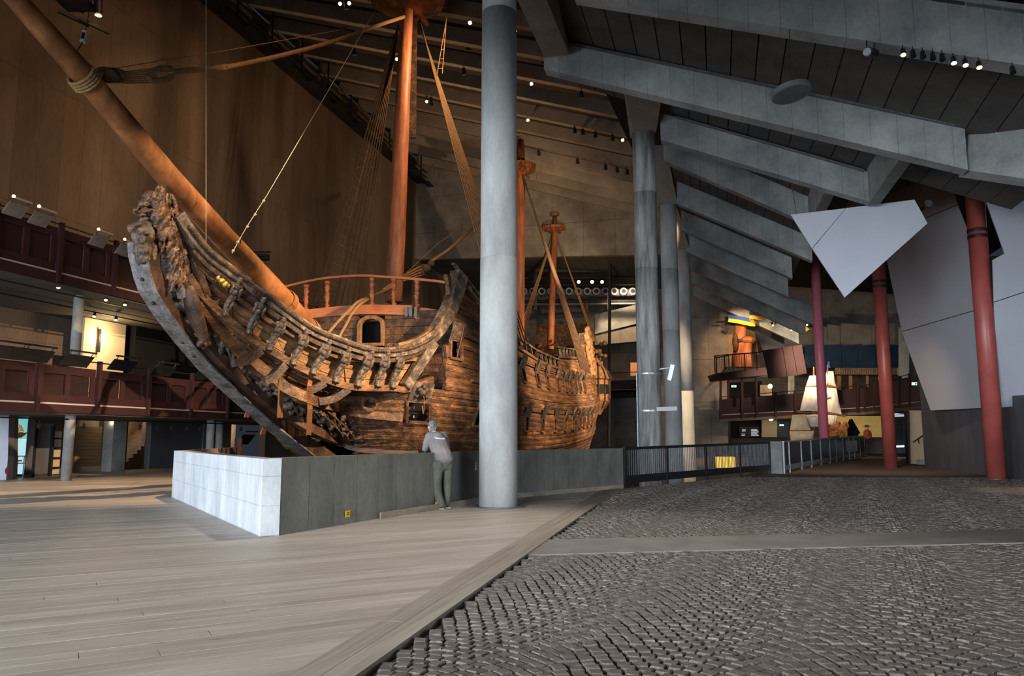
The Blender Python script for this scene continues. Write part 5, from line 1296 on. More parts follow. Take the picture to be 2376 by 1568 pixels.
c = on_b(195, 85, 0); MB().box(c, (.1, .08, .26), Matrix.Rotation(.18, 3, 'Y')).build('body', M['paper'], hs_)
MB().box(c - V((0, .045, 0)), (.07, .01, .14), Matrix.Rotation(.18, 3, 'Y')).build('display', M['dark'], hs_)
fl = on_b(612, 597, -11.4); e = empty('floodlight', fl, 'black floodlight on a bracket on the hall wall behind the bowsprit', 'floodlight')
MB().box(fl, (.55, .4, .3)).build('housing', M['black'], e); MB().tube([fl + V((-1.3, 0, .3)), fl + V((.4, 0, .3))], .04, 6).build('bracket', M['black'], e)
for dz in (-.55, -.95): MB().ell(fl + V((.1, 0, dz)), .13, nu=8, nv=6).build('knob_lamp', M['black'], e)
MB().tube([fl + V((.1, 0, -.1)), fl + V((.1, 0, -1.0))], .02, 6).build('stem', M['black'], e)
MB().tube([fl + V((-.2, -.2, 0)), fl + V((.3, -.2, 0))], .02, 6).build('yoke', M['black'], e)
# ------------------------------------------------------------------ railings beside the dock
fd = (D_ - C_); fl_ = fd.length; fu = fd.normalized()
FH0, FH1 = 1.14, 1.26
fence = empty('black_railing', C_ + fu * .1, 'black steel bar railing between the dock wall and the concrete post', 'railing')
def fpt(t, z): q = C_.lerp(D_, t); return V((q.x, q.y, z))
def tpx(px, a, b):
    lo, hi = 0.0, 1.0
    for _ in range(40):
        m_ = (lo + hi) / 2
        if proj(V((a.x + (b.x - a.x) * m_, a.y + (b.y - a.y) * m_, .6)))[0] < px: lo = m_
        else: hi = m_
    return lo
ts = [0.008] + [tpx(px, C_, D_) for px in (1547, 1637.5, 1716)] + [0.985]
hz = lambda t: FH0 + (FH1 - FH0) * t
for t in ts: MB().beam(fpt(t, 0.0), fpt(t, hz(t)), .07, .07, up=fu).build('post', M['black'], fence)
for a, b in zip(ts, ts[1:]):
    MB().beam(fpt(a, hz(a) - .04), fpt(b, hz(b) - .04), .06, .08).build('top_rail', M['black'], fence)
    MB().beam(fpt(a, .24), fpt(b, .24), .03, .22).build('kick_plate', M['black'], fence)
    n = int((b - a) * fl_ / .125)
    for i in range(1, n):
        t = a + (b - a) * i / n; MB().beam(fpt(t, .33), fpt(t, hz(t) - .07), .016, .03, up=fu).build('bar', M['steel_d'], fence)
pa, pb_ = G(1790, 1098), G(1816, 1099)
MB().slab([pa, pb_, pb_ + V((.25, .35, 0)), pa + V((.25, .35, 0))], (0, 0, 1.27)).build('concrete_post', M['conc'], label='short concrete post between the black railing and the steel screen', cat='post')
F0 = G(1818, 1099); F1 = G(2012, 1056)
scr = empty('steel_screen', F0, 'steel framed screen railing running to the model ship', 'railing')
z0t = 1.25; z1t = P(2012, 1010, F1.y).z
def spt(t, z): q = F0.lerp(F1, t); return V((q.x, q.y, z))
sts = [tpx(px, F0, F1) for px in (1818, 1831, 1859, 1882, 1904, 1925, 1940, 1956, 1969, 1982, 1995, 2006)] + [1.0]
zt_ = lambda t: z0t + (z1t - z0t) * t
for t in sts: MB().beam(spt(t, 0), spt(t, zt_(t)), .06, .06, up=V((0, 1, 0))).build('post', M['steel'], scr)
for a, b in zip(sts, sts[1:]):
    MB().beam(spt(a, zt_(a)), spt(b, zt_(b)), .09, .05).build('top_rail', M['steel'], scr)
    MB().beam(spt(a, .22), spt(b, .22), .04, .2).build('bottom_rail', M['steel'], scr)
    q = [spt(a + .002, .34), spt(b - .002, .34), spt(b - .002, zt_(b) - .04), spt(a + .002, zt_(a) - .04)]
    MB().slab(q, V((-.012, .012, 0))).build('pane', M['meshdark'], scr)
# lit case down in the dock, seen through the railing
c = P(1682, 1072, 44); e = empty('display_case', V((c.x, c.y, -6.5)), 'lit yellow display case down in the dock behind the railing', 'display case')
M['case_glow'] = mat('lit_case', srgb(255, 200, 80), emit=srgb(255, 190, 70), estr=1.3)
MB().box(V((c.x, c.y, -4.4)), (3.2, .6, 4.2)).build('plinth', M['oxide_l'], e); MB().box(V((c.x, c.y - .1, c.z)), (.95, .5, .6)).build('lit_front', M['case_glow'], e)
MB().box(V((c.x - 1.9, c.y + .4, c.z)), (2.2, .3, .45)).build('side_sheet', M['shutter'], e); MB().box(V((c.x + 1.0, c.y + .4, c.z - .2)), (.8, .3, .9)).build('side_sheet', M['shutter'], e)
point('case_light', V((c.x - .8, c.y - .8, c.z + .6)), 14, WARM, .1)

# ------------------------------------------------------------------ red columns and hanging panels
def redcol(px, by, rpx, z1, m, label, clamps=(), Y=None):
    b = G(px, by) if Y is None else V((P(px, by, Y).x, Y, 0)); r = rpx * b.y / FPX
    e = empty('red_column', b, label, 'column')
    o = MB().lathe(b, [(r, 0), (r, z1)], 32).build('shaft', m, e); o.data.polygons.foreach_set('use_smooth', [len(p.vertices) == 4 for p in o.data.polygons])
    MB().lathe(b, [(r + .06, 0), (r + .06, .015), (r, .016)], 32).build('base_ring', M['steel_d'], e)
    for py in clamps:
        z = P(px - 38, py, b.y).z; MB().lathe(V((b.x, b.y, z)), [(r + .02, -.06), (r + .025, 0), (r + .02, .06)], 32).build('clamp', M['black'], e)
        MB().box(V((b.x + r + .04, b.y, z)), (.1, .12, .1)).build('clamp_bolt', M['black'], e)
    return b, r
redcol(2313, 1112, 20.5, 11.0, M['redcol'], 'nearest tall red column, in front of the dark grey wall', (536, 550))
redcol(2067, 1086, 14.5, 10.5, M['redcol'], 'red column in the middle, between the screen railing and the grey wall', (654, 665))
redcol(1912, 1016, 10.8, 12.5, M['pinkcol'], 'pinkish red column standing in front of the model ship', (), 44.0)
def panel_sheets(name, sheets, fY, label, th=.07):
    allp = [q for s_ in sheets for q in s_]
    c = P(sum(p[0] for p in allp) / len(allp), max(p[1] for p in allp), fY(allp[0][0], max(p[1] for p in allp)))
    e = empty(name, c, label, 'panel')
    for s_ in sheets:
        MB().slab([P(x, y, fY(x, y)) for x, y in s_], V((0.02, th, 0))).build('sheet', M['white_panel'], e)
    return e
f1 = lambda x, y: 24.6 - (x - 1835) / 317 * 1.0
hp1 = panel_sheets('hanging_panel', [[(1835, 498), (1962, 483), (1884, 576)], [(1963.5, 482.5), (2122, 463), (2152, 518), (1960, 690), (1885, 577)]], f1, 'white pointed panel hanging in front, wired to the roof')
for a, b in (((2119, 463), (2074, 330)), ((2127, 470), (2166, 340)), ((1848, 497), (1832, 400)), ((1965, 483), (1992, 390))):
    MB().tube([P(a[0], a[1], f1(*a) + .04), P(b[0], b[1], 24.2)], .008, 5).build('wire', M['black'], hp1)
A2, B2_ = P(2160, 950, 33.5), P(2300, 945, 28.6)
n2 = (B2_ - A2).cross(V((0, 0, 1))).normalized()
def fY2(x, y): return on_plane(x, y, A2, n2).y
panel_sheets('hanging_panel', [[(2008, 470), (2198, 400), (2222, 473), (2036, 551)], [(2036.5, 553), (2222.5, 475), (2262, 575), (2282, 713), (2093, 768), (2060, 612)], [(2093.5, 770), (2282.5, 715), (2300, 945), (2160, 952)]], fY2, 'tall white panel standing between the middle red column and the nearest one')
f3 = lambda x, y: 25.6 + (y - 376) / 570 * 1.55
panel_sheets('hanging_panel', [[(2252, 381), (2322, 346), (2343, 392), (2276, 433)], [(2277, 435), (2343.5, 394), (2440, 600), (2440, 655), (2330, 692), (2306, 700), (2303, 603), (2331, 588)], [(2306, 702), (2330, 694), (2440, 657), (2440, 937), (2317, 945)]], f3, 'large white panel cut off at the right edge, behind the nearest red column')
hs = empty('horn_speaker', P(2148, 478, 25), 'small grey horn speaker fixed behind the pointed white panel', 'speaker')
c = P(2148, 478, 25.2); MB().tube([c, c + V((-.02, -.22, .03))], [.07, .13], 14).build('horn', M['dgrey'], hs); MB().tube([c, c + V((0, .3, -.05))], .07, 10).build('driver', M['black'], hs)
# far window strip beside the right panel
wn = empty('window_1', P(2376, 400, 30), kind='structure')
M['glass_day'] = mat('daylit_glass', srgb(200, 220, 250), emit=srgb(196, 216, 255), estr=1.1)
MB().slab([P(2352, 418, 30), P(2460, 418, 30), P(2460, 480, 30), P(2362, 446, 30)], V((0, .1, 0))).build('pane', M['glass_day'], wn)
# pendant disc
pc = P(1835, 214, 15.0); pd = empty('pendant_disc', pc, 'round flat dark grey pendant hanging on a cable under the roof', 'pendant')
tl = Matrix.Rotation(-.14, 3, 'Y') @ Matrix.Rotation(-.11, 3, 'X')
def tilt(mb): mb.v = [pc + tl @ (v - pc) for v in mb.v]; return mb
tilt(MB().lathe(pc, [(.37, -.06), (.395, -.04), (.40, .05), (.37, .06)], 36)).build('disc', M['dgrey'], pd)
tilt(MB().lathe(pc, [(.11, .05), (.10, .09), (.05, .1), (.04, .15)], 20)).build('hub', M['dgrey'], pd)
MB().tube([pc + V((0, 0, .14)), P(1828, -80, 15.0)], .008, 6).build('cable', M['black'], pd)
# ------------------------------------------------------------------ far right of the hall
def fq(pts, Y, m, name, th=.15, kind=None, parent=None, **kw):
    fy = Y if callable(Y) else (lambda x, y: Y)
    return MB().slab([P(x, y, fy(x, y)) for x, y in pts], V((0, th, 0))).build(name, m, parent, kind=kind, **kw)
fq([(1598, 600), (1690, 640), (1690, 1034), (1598, 1034)], 60, M['conc_end'], 'wall_pier', 1.0, 'structure')
fq([(1690, 640), (2150, 640), (2150, 1060), (1690, 1060)], 72, M['conc_end'], 'wall_far', .3, 'structure')
# concrete panels above the blue boarding
cp = empty('wall_concrete', P(1950, 800, 64), kind='structure')
for i, (x0, x1) in enumerate(((1820, 1852), (1853, 1886), (1887, 1919), (1920, 1950), (1951, 2030), (2031, 2092))):
    fq([(x0, 758 - i * 2), (x1, 762 - i * 2), (x1, 806), (x0, 806)], 64 + (i % 2) * .15, M['conc_end'], 'panel', .2, None, cp)
M['teal'] = mat('dark_blue_boarding', srgb(24, 46, 66), srgb(34, 60, 82), 1, 0.6)
tb_ = empty('blue_boarding', P(1980, 850, 62), 'dark blue boarded wall high above the model ship', 'boarding')
for x0, x1 in ((1868, 1900), (1901, 1952), (1953, 1990), (1991, 2030), (2031, 2060), (2061, 2100)):
    fq([(x0, 802), (x1, 799), (x1, 852), (x0, 853)], 62, M['teal'], 'board', .1, None, tb_)
fq([(1890, 806), (2080, 806), (2080, 816), (1890, 816)], 62.1, M['teal'], 'back_frame', 2.5, None, tb_)
for y in (810, 846): fq([(1872, y), (2096, y - 2), (2096, y), (1872, y + 2)], 61.8, M['teal'], 'rail', .1, None, tb_)
M['slatwood'] = mat('slat_wood', srgb(140, 112, 78), srgb(168, 136, 96), 3, 0.7)
sl = empty('slatted_front', P(2000, 870, 61.6), 'row of wooden slats under the blue boarding', 'slatted screen')
fq([(1938, 855), (2096, 855), (2096, 867), (1938, 867)], 61.5, M['oak_dark'], 'back_board', 1.1, None, sl)
for i in range(38): x = 1938 + i * 4.1; fq([(x, 853), (x + 2.4, 853), (x + 2.4, 869), (x, 869)], 61.4, M['slatwood'], 'slat', .06, None, sl)
fq([(1880, 869), (2098, 869), (2098, 912), (1880, 912)], 62.5, M['oak_dark'], 'wall_cabin', .2, 'structure')
for x0, x1 in ((1943, 1952), (1970, 1978), (2010, 2016), (2050, 2056)): fq([(x0, 871), (x1, 871), (x1, 910), (x0, 910)], 62.2, M['slatwood'], 'trim_%d' % x0, .1, 'structure')
# dark red gallery on the far side
gr = empty('gallery', P(1850, 970, 56), 'dark red gallery across the far side behind the model ship', 'gallery')
def gY(x, y): return 58 - (x - 1672) / 340 * 2 if x < 2008 else 56 - (x - 2008) / 132 * 14
seg = [1672, 1722, 1755, 1800, 1845, 1890, 1940, 1990, 2008, 2030, 2062, 2088, 2112, 2140]
gtop = lambda x: 927 - (x - 1672) / 336 * 28 if x < 2008 else 899 - (x - 2008) / 132 * 32
gbot = lambda x: 972 - (x - 1672) / 336 * 17 if x < 2008 else 955 - (x - 2008) / 132 * 14
for a, b in zip(seg, seg[1:]):
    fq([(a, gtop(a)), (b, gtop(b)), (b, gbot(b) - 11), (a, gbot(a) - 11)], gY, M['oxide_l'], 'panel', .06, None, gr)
    fq([(a, gbot(a) - 8), (b, gbot(b) - 8), (b, gbot(b)), (a, gbot(a))], gY, M['oxide'], 'edge_beam', .12, None, gr)
    fq([(a, gbot(a) - 10.4), (b, gbot(b) - 10.4), (b, gbot(b) - 9), (a, gbot(a) - 9)], lambda x, y: gY(x, y) - .05, M['alu'], 'edge_strip', .05, None, gr)
for x in seg: MB().beam(P(x, gbot(x), gY(x, 0) - .1), P(x, gtop(x) - 7, gY(x, 0) - .1), .16, .16, up=V((0, 1, 0))).build('post', M['oxide'], gr)
MB().tube([P(x, gtop(x) - 6, gY(x, 0)) for x in seg], .03, 6).build('handrail', M['black'], gr)
MB().slab([P(1672, 972, 58), P(2008, 955, 56), P(2140, 941, 42), P(2200, 945, 50), P(2150, 956, 71), P(1690, 966, 71)], (0, 0, -.2)).build('floor_slab', M['gal_under'], gr)
for px, y0, y1, Y in ((2050, 745, 960, 60), (2097, 760, 960, 56), (1836, 868, 920, 60)):
    a = P(px, y1, Y); b = P(px, y0, Y); MB().beam(a, b, .6 if px > 1900 else .35, .35, up=V((0, 1, 0))).build('trim_%d' % px, M['conc'], kind='structure')
# platform with the mast foot display
pf = empty('platform', P(1720, 870, 57), 'raised platform with a curved black railing beside the concrete pier', 'platform')
fq([(1662, 866), (1790, 850), (1800, 868), (1668, 880)], 55, M['oxide'], 'deck_edge', 2.5, None, pf)
rp = [P(x, y, Y) for x, y, Y in ((1690, 822, 58), (1658, 826, 56), (1662, 830, 54.5), (1700, 822, 54), (1755, 818, 54.2), (1785, 812, 54.6))]
MB().tube(rp, .05, 6).build('handrail', M['black'], pf)
for p in rp + [rp[2].lerp(rp[3], .5), rp[3].lerp(rp[4], .5)]: MB().tube([p, p - V((0, 0, 1.25))], .045, 6).build('post', M['black'], pf)
for i in range(24):
    p = rp[2].lerp(rp[4], i / 24) if i else rp[2]; MB().tube([p, p - V((0, 0, 1.2))], .012, 4).build('bar', M['black'], pf)
for x in (1672, 1690, 1722, 1755): MB().beam(P(x, 870, 57), P(x, 930, 57), .14, .14, up=V((0, 1, 0))).build('support_post', M['oxide'], pf)
mf = empty('mast_foot', P(1720, 852, 56.5), 'lit orange mast foot with a pulley block on the far platform', 'mast')
MB().tube([P(1714, 852, 56.5), P(1717, 790, 56.5), P(1727, 672, 56.5)], [.52, .42, .34], 16).build('mast_stump', M['mast'], mf, smooth=True)
MB().tube([P(1733, 852, 56.3), P(1734, 795, 56.3)], [.38, .32], 14).build('knight_post', M['mast'], mf, smooth=True)
MB().ell(P(1734, 789, 56.3), (.62, .5, .32)).build('post_cap', M['topwood'], mf)
MB().ell(P(1706, 793, 56.0), (.22, .3, .68)).build('deadeye', M['oak_dark'], mf); MB().tube([P(1710, 790, 56), P(1722, 789, 56)], .12, 8).build('strop', M['oak_dark'], mf)
fq([(1690, 748), (1752, 770), (1764, 850), (1690, 850)], 60, M['slatwood'], 'wall_board', .2, 'structure')
spot('mast_foot_spot', P(1700, 720, 52), P(1722, 800, 57), 2400, WARM2, 60, .7)
fq([(1750, 765), (1800, 790), (1822, 800), (1822, 812), (1770, 812)], 60.5, M['dgrey'], 'wall_slope', .2, 'structure')
trd = empty('tilted_red_panel', P(1830, 880, 52), 'large tilted dark red panel jutting out beside the platform', 'panel')
for s_ in ([(1770, 813), (1815, 806), (1826, 873), (1784, 878)], [(1816, 806), (1838, 803), (1850, 870), (1827, 873)], [(1839, 803), (1860, 799), (1872, 866), (1851, 870)]): fq(s_, 52, M['oxide'], 'sheet', .1, None, trd)
# ribbon pennant
M['pen_b'] = mat('pennant_blue', srgb(30, 70, 150)); M['pen_y'] = mat('pennant_yellow', srgb(214, 168, 40))
pn = empty('pennant', P(1780, 740, 55), 'long curling blue and yellow pennant hung under the roof', 'pennant')
path = crv([P(x, y, Y) for x, y, Y in ((1690, 738, 56), (1715, 742, 55.5), (1752, 748, 55), (1740, 731, 54.6), (1772, 733, 54.4), (1773, 710, 54.2), (1772, 697, 54), (1800, 700, 54), (1828, 716, 54.2), (1850, 740, 54.6), (1868, 756, 55), (1874, 762, 55))], 5)
for m, z in ((M['pen_b'], .14), (M['pen_y'], -.14)): MB().rail([p + V((0, 0, z)) for p in path], .03, .27).build('blue_half' if z > 0 else 'yellow_half', m, pn)
fc = empty('floodlight_cluster', P(1690, 746, 57), 'cluster of nine black floodlights on the concrete pier', 'floodlights')
for i in range(3):
    for j in range(3):
        c = P(1684 + i * 7, 738 + j * 7, 57); MB().tube([c, c + V((.1, -.28, -.02))], [.1, .12], 10).build('lamp', M['black'], fc)
c = P(1686, 745, 57.4); MB().box(c + V((.3, 0, 0)), (.9, .08, .08)).build('bar', M['black'], fc); MB().tube([c, c + V((-.6, .6, 0))], .05, 6).build('bracket', M['black'], fc)
# track lights near the pennant
for n_t, ((x0, y0), (x1, y1)) in enumerate((((1787, 742), (1815, 730)), ((1830, 753), (1888, 733)))):
    tk = empty('track_light', P(x0, y0, 54), 'black track with small spotlights %s' % ('behind the pennant' if n_t == 0 else 'crossing the tail of the pennant'), 'track light')
    a, b = P(x0, y0, 54), P(x1, y1, 52.5); MB().beam(a, b, .06, .05).build('track', M['black'], tk)
    for i in range(4 if n_t == 0 else 8):
        p = a.lerp(b, (i + .5) / (4 if n_t == 0 else 8)) - V((0, 0, .22)); MB().tube([p, p + V((.02, -.1, -.2))], .07, 8).build('spot', M['black'], tk)
        MB().ell(p + V((.02, -.12, -.22)), .065, nu=8, nv=5).build('lens', M['lamp_soft'] if i in (0, 2, 5, 6) else M['steel'], tk)
# model ship under sail
ms = empty('model_ship', P(1893, 1022, 52), 'large pale sailed ship model behind the screen railing', 'model ship')
M['sail'] = mat('model_sail', srgb(214, 200, 184), srgb(236, 226, 212), 2.5, 0.8, .3, stretch=(3, 3, .6)); M['sail_w'] = mat('model_sail_warm', srgb(222, 192, 154), srgb(238, 214, 180), 2.5, .8, .3)
def sail(pts, Y, belly, m, name):
    a, b, c, d = [P(x, y, Y) for x, y in pts]; n = 8; q = MB()
    for i in range(n + 1):
        for j in range(n + 1):
            u, v = i / n, j / n; p = a.lerp(b, u).lerp(d.lerp(c, u), v); q.v.append(p + V((0, -belly * math.sin(PI * u) * math.sin(PI * v) + .05 * math.sin(u * 19 + v * 3), 0)))
    for i in range(n):
        for j in range(n): k0 = i * (n + 1) + j; q.f.append((k0, k0 + n + 1, k0 + n + 2, k0 + 1))
    nv = len(q.v); q.v += [p + V((0, .03, 0)) for p in q.v]; q.f += [tuple(i + nv for i in f[::-1]) for f in q.f]
    return q.build(name, m, ms, smooth=True)
sail([(1879, 871), (1905, 871), (1918, 896), (1871, 895)], 52.2, .25, M['sail'], 'topgallant_sail'); sail([(1870, 897), (1905, 898), (1914, 955), (1857, 952)], 52, .4, M['sail'], 'topsail')
sail([(1918, 861), (1934, 861), (1940, 896), (1914, 892)], 53.6, .25, M['sail'], 'topgallant_sail'); sail([(1912, 897), (1941, 899), (1953, 961), (1910, 954)], 53.4, .4, M['sail'], 'topsail')
sail([(1839, 962), (1870, 961), (1881, 998), (1833, 999)], 51.2, .3, M['sail_w'], 'foresail'); sail([(1869, 962), (1902, 960), (1902, 990), (1880, 990)], 52.2, .3, M['sail'], 'mainsail')
sail([(1832, 1000), (1889, 1000), (1886, 1024), (1836, 1024)], 50.6, .3, M['sail_w'], 'spritsail'); sail([(1921, 962), (1943, 964), (1942, 985), (1920, 990)], 53.0, .2, M['sail'], 'mizzen_sail')
for a, b, Y in (((1831, 999.5), (1892, 999.5), 50.7), ((1850, 957), (1906, 958), 51.9), ((1868, 896), (1922, 897), 52.1), ((1906, 895), (1944, 898), 53.3), ((1910, 957), (1962, 966), 53.3)): MB().tube([P(*a, Y), P(*b, Y)], .05, 6).build('yard', M['topwood'], ms)
for x, y0, y1, Y in ((1888, 851, 1016, 52.3), (1920, 846, 1016, 53.6)): MB().tube([P(x, y1, Y), P(x, y0, Y)], [.12, .05], 8).build('mast', M['topwood'], ms)
q = MB(); hl = [P(1880, 1026, 51.0), P(1905, 1020, 52.5), P(1940, 1014, 54.5)]
q.sweep(crv(hl, 4), [[(-.3 - .5 * min(1, i / 4), .2), (-.1, -1.0), (.1, -1.0), (.3 + .5 * min(1, i / 4), .2)] for i in range(9)]); q.build('hull', M['oak_pale'], ms)
q = MB(); rm = random.Random(2)
for i in range(50): t = rm.random(); p = hl[1].lerp(hl[2], t) + V((rm.uniform(-.4, .9), -.7, rm.uniform(-.2, 1.1))); q.ell(p, rm.uniform(.06, .16), nu=6, nv=5)
M['gilt'] = mat('red_gilt_carving', srgb(150, 60, 40), srgb(214, 160, 90), 8, .5); q.box(hl[1].lerp(hl[2], .5) + V((.25, -.55, .4)), (1.6, .3, 1.1)); bake(q, 'stern_carving', M['gilt'], .09, .06, .1, ms)
MB().box(P(1892, 1034, 52), (4.6, 2.2, .7)).build('stand', M['dgrey'], ms)
MB().slab([P(1921, 838, 53.6), P(1924, 838, 53.6), P(1926, 852, 53.6), P(1920, 856, 53.6)], V((0, .03, 0))).build('flag', M['pen_b'], ms)
spot('model_spot', P(1880, 960, 44) + V((2, 0, 1.0)), P(1893, 950, 52), 330, (1, .90, .76), 60, .7); point('model_fill', P(1950, 990, 55.6), 40, WARM, .2)
# rooms below the far gallery
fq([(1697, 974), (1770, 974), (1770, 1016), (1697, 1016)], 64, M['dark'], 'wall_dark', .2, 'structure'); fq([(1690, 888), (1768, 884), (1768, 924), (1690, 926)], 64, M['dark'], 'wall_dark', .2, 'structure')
fq([(1768, 974), (1803, 974), (1803, 1014), (1768, 1014)], 63, M['plaster'], 'wall_plaster', .2, 'structure'); fq([(1764, 893), (1791, 892), (1791, 917), (1764, 918)], 63, M['plaster'], 'wall_plaster', .2, 'structure')
fq([(1803, 978), (1830, 978), (1830, 1014), (1803, 1014)], 63, M['dgrey'], 'door_2', .2, 'structure')
M['white_txt'] = mat('white_print', srgb(230, 232, 240), emit=srgb(220, 225, 240), estr=.5)
ib = empty('information_board', P(1744, 1014, 63.5), 'black information board with white lines under the far gallery', 'sign')
fq([(1716, 990), (1762, 990), (1762, 1014), (1716, 1014)], 63.6, M['black'], 'board', .05, None, ib)
for x0, x1, y in ((1722, 1730, 996), (1722, 1730, 999), (1721, 1729, 1006), (1721, 1728, 1009)) + tuple((1743, 1757 + (i % 3) * 2, 996 + i * 2.6) for i in range(6)): fq([(x0, y), (x1, y), (x1, y + 1.4), (x0, y + 1.4)], 63.5, M['white_txt'], 'print_line', .02, None, ib)
M['exit'] = mat('exit_sign_face', srgb(200, 255, 240), emit=srgb(190, 250, 235), estr=2.0); M['exit_g'] = mat('exit_sign_green', srgb(20, 150, 90), emit=srgb(20, 150, 90), estr=.8)
for x, y, Y, w_, lab in ((1703, 896, 62, 11, 'upper far glowing exit sign left of the tilted red panel'), (1710, 972, 62, 10, 'glowing exit sign under the far gallery beside the concrete pier'), (1814, 986, 62.5, 9, 'glowing exit sign above the far door'), (2125, 890, 43.2, 16, 'near exit sign hanging on the dark red gallery')):
    e = empty('exit_sign', P(x, y + 4, Y), lab, 'sign'); h = w_ * .38
    fq([(x - w_ / 2, y - h / 2), (x + w_ / 2, y - h / 2), (x + w_ / 2, y + h / 2), (x - w_ / 2, y + h / 2)], Y, M['exit'], 'face', .08, None, e)
    fq([(x - w_ * .12, y - h * .3), (x + w_ * .16, y - h * .3), (x + w_ * .1, y + h * .35), (x - w_ * .12, y + h * .35)], Y - .03, M['exit_g'], 'pictogram', .02, None, e)
    fq([(x - w_ / 2, y - h / 2 - 2), (x + w_ / 2, y - h / 2 - 2), (x + w_ / 2, y - h / 2), (x - w_ / 2, y - h / 2)], Y, M['black'], 'mount', .08, None, e)
    MB().tube([P(x, y - h / 2 - 2, Y + .04), P(x, y - h / 2 - 2, Y + .04) + V((0, 0, 1.7 if Y < 62.2 else 1.1))], .02, 6).build('rod', M['black'], e)
for x, y, lab in ((1787, 896, 'round glowing lamp on the upper far wall'), (1789, 971, 'round glowing lamp under the far gallery')):
    e = empty('globe_lamp', P(x, y, 61), lab, 'lamp'); MB().ell(P(x, y, 61), .17, nu=14, nv=9).build('globe', M['lamp'], e); MB().tube([P(x, y, 61), P(x, y - 9, 61)], .03, 6).build('stem', M['black'], e)
    point('globe_light', P(x, y, 60.3), 60, (1, .78, .5), .2)
M['sky_mural'] = mat('mural_sky', srgb(176, 150, 90), srgb(220, 190, 120), 1.2, .8, emit=srgb(220, 180, 100), estr=.25)
dr = empty('diorama', P(1990, 1014, 66), 'lit diorama with a painted evening sky behind the model ship', 'diorama')
fq([(1938, 965), (2062, 965), (2062, 1014), (1938, 1014)], 66, M['sky_mural'], 'backdrop', .1, None, dr)
fq([(1962, 1012), (1978, 972), (1996, 1004), (1988, 1014)], 64, M['dark'], 'tent', .6, None, dr); fq([(1938, 1006), (1985, 1003), (1990, 1016), (1938, 1016)], 64.5, M['oak_pale'], 'shore', .5, None, dr)
point('diorama_light', P(1968, 995, 64.6), 60, (1, .8, .45), .2)
mq = empty('mannequin', P(2016, 1032, 57), 'costumed mannequin in a red coat and broad hat under the far gallery', 'mannequin')
c = P(2014, 1030, 57); hgt = P(2014, 988, 57).z - c.z; M['coat'] = mat('red_coat', srgb(96, 40, 32), srgb(130, 62, 46), 4, .8); M['skin'] = mat('skin', srgb(200, 150, 122))
q = MB(); q.ell(c + V((0, 0, hgt * .62)), (.2, .16, .3)); q.ell(c + V((-.2, 0, hgt * .55)), (.075, .1, .3)); q.ell(c + V((.24, 0, hgt * .5)), (.075, .1, .32)); q.ell(c + V((.03, 0, hgt * .38)), (.22, .18, .2)); bake(q, 'coat', M['coat'], .04, .02, .2, mq)
MB().ell(c + V((-.02, 0, hgt * .88)), (.11, .12, .14)).build('head', M['skin'], mq); MB().lathe(c + V((-.02, 0, hgt * .94)), [(.3, 0), (.28, .03), (.14, .04), (.12, .16)], 16).build('hat', M['oak_dark'], mq)
for s_ in (-1, 1): MB().tube([c + V((.1 * s_, 0, 0)), c + V((.08 * s_, 0, hgt * .4))], .08, 8).build('leg', M['dark'], mq)
# opening and door leaf by the grey wall
fq([(2062, 950), (2108, 950), (2108, 1050), (2062, 1050)], 60, M['dgrey'], 'wall_dark', .2, 'structure')
sh2 = empty('louvre_wall', P(2085, 1040, 58), 'dark louvred wall with light strips beyond the middle red column', 'screen')
for i in range(12): fq([(2076, 968 + i * 5), (2096, 968 + i * 5), (2096, 971.5 + i * 5), (2076, 971.5 + i * 5)], 58, M['black'], 'louvre', .1, None, sh2)
for y in (958, 963, 1034): fq([(2076, y), (2098, y - 1), (2098, y + 3), (2076, y + 4)], 57.6, M['lamp_cold'] if y > 1000 else M['white_txt'], 'light_strip', .05, None, sh2)
dl = empty('open_door', P(2127, 1078, 39.5), 'tall pale door leaf standing open at the grey wall', 'door')
fq([(2110, 952), (2146, 952), (2148, 1077), (2114, 1076)], lambda x, y: 40.5 - (x - 2110) / 38 * 1.5, M['plaster'], 'leaf', .12, None, dl); fq([(2104, 953), (2109, 953), (2113, 1076), (2109, 1077)], 40.3, M['black'], 'edge_frame', .3, None, dl)
MB().tube([P(2118, 1026, 39.0), P(2136, 1014, 38.8), P(2148, 1006, 38.6)], .035, 8).tube([P(2130, 1018, 38.85), P(2133, 1029, 38.9)], .03, 6).build('handrail', M['black'], dl)
fq([(2134, 1066), (2148, 1066), (2148, 1078), (2134, 1078)], 38.2, M['conc'], 'step', .3, None, dl)
M['purple'] = mat('purple_cloth', srgb(96, 74, 140), srgb(126, 100, 170), 8, .9)
q = MB(); rq = random.Random(8); c = G(2283, 1094)
for i in range(12): q.ell(c + V((rq.uniform(-.3, .25), rq.uniform(-.12, .12), .04)), (rq.uniform(.06, .14), rq.uniform(.04, .08), rq.uniform(.03, .06)), Matrix.Rotation(rq.random() * 3, 3, 'Z'), 8, 5)
bake(q, 'cloth', M['purple'], .025, .03, .08, None, label='crumpled purple cloth on the setts behind the nearest red column', cat='cloth')
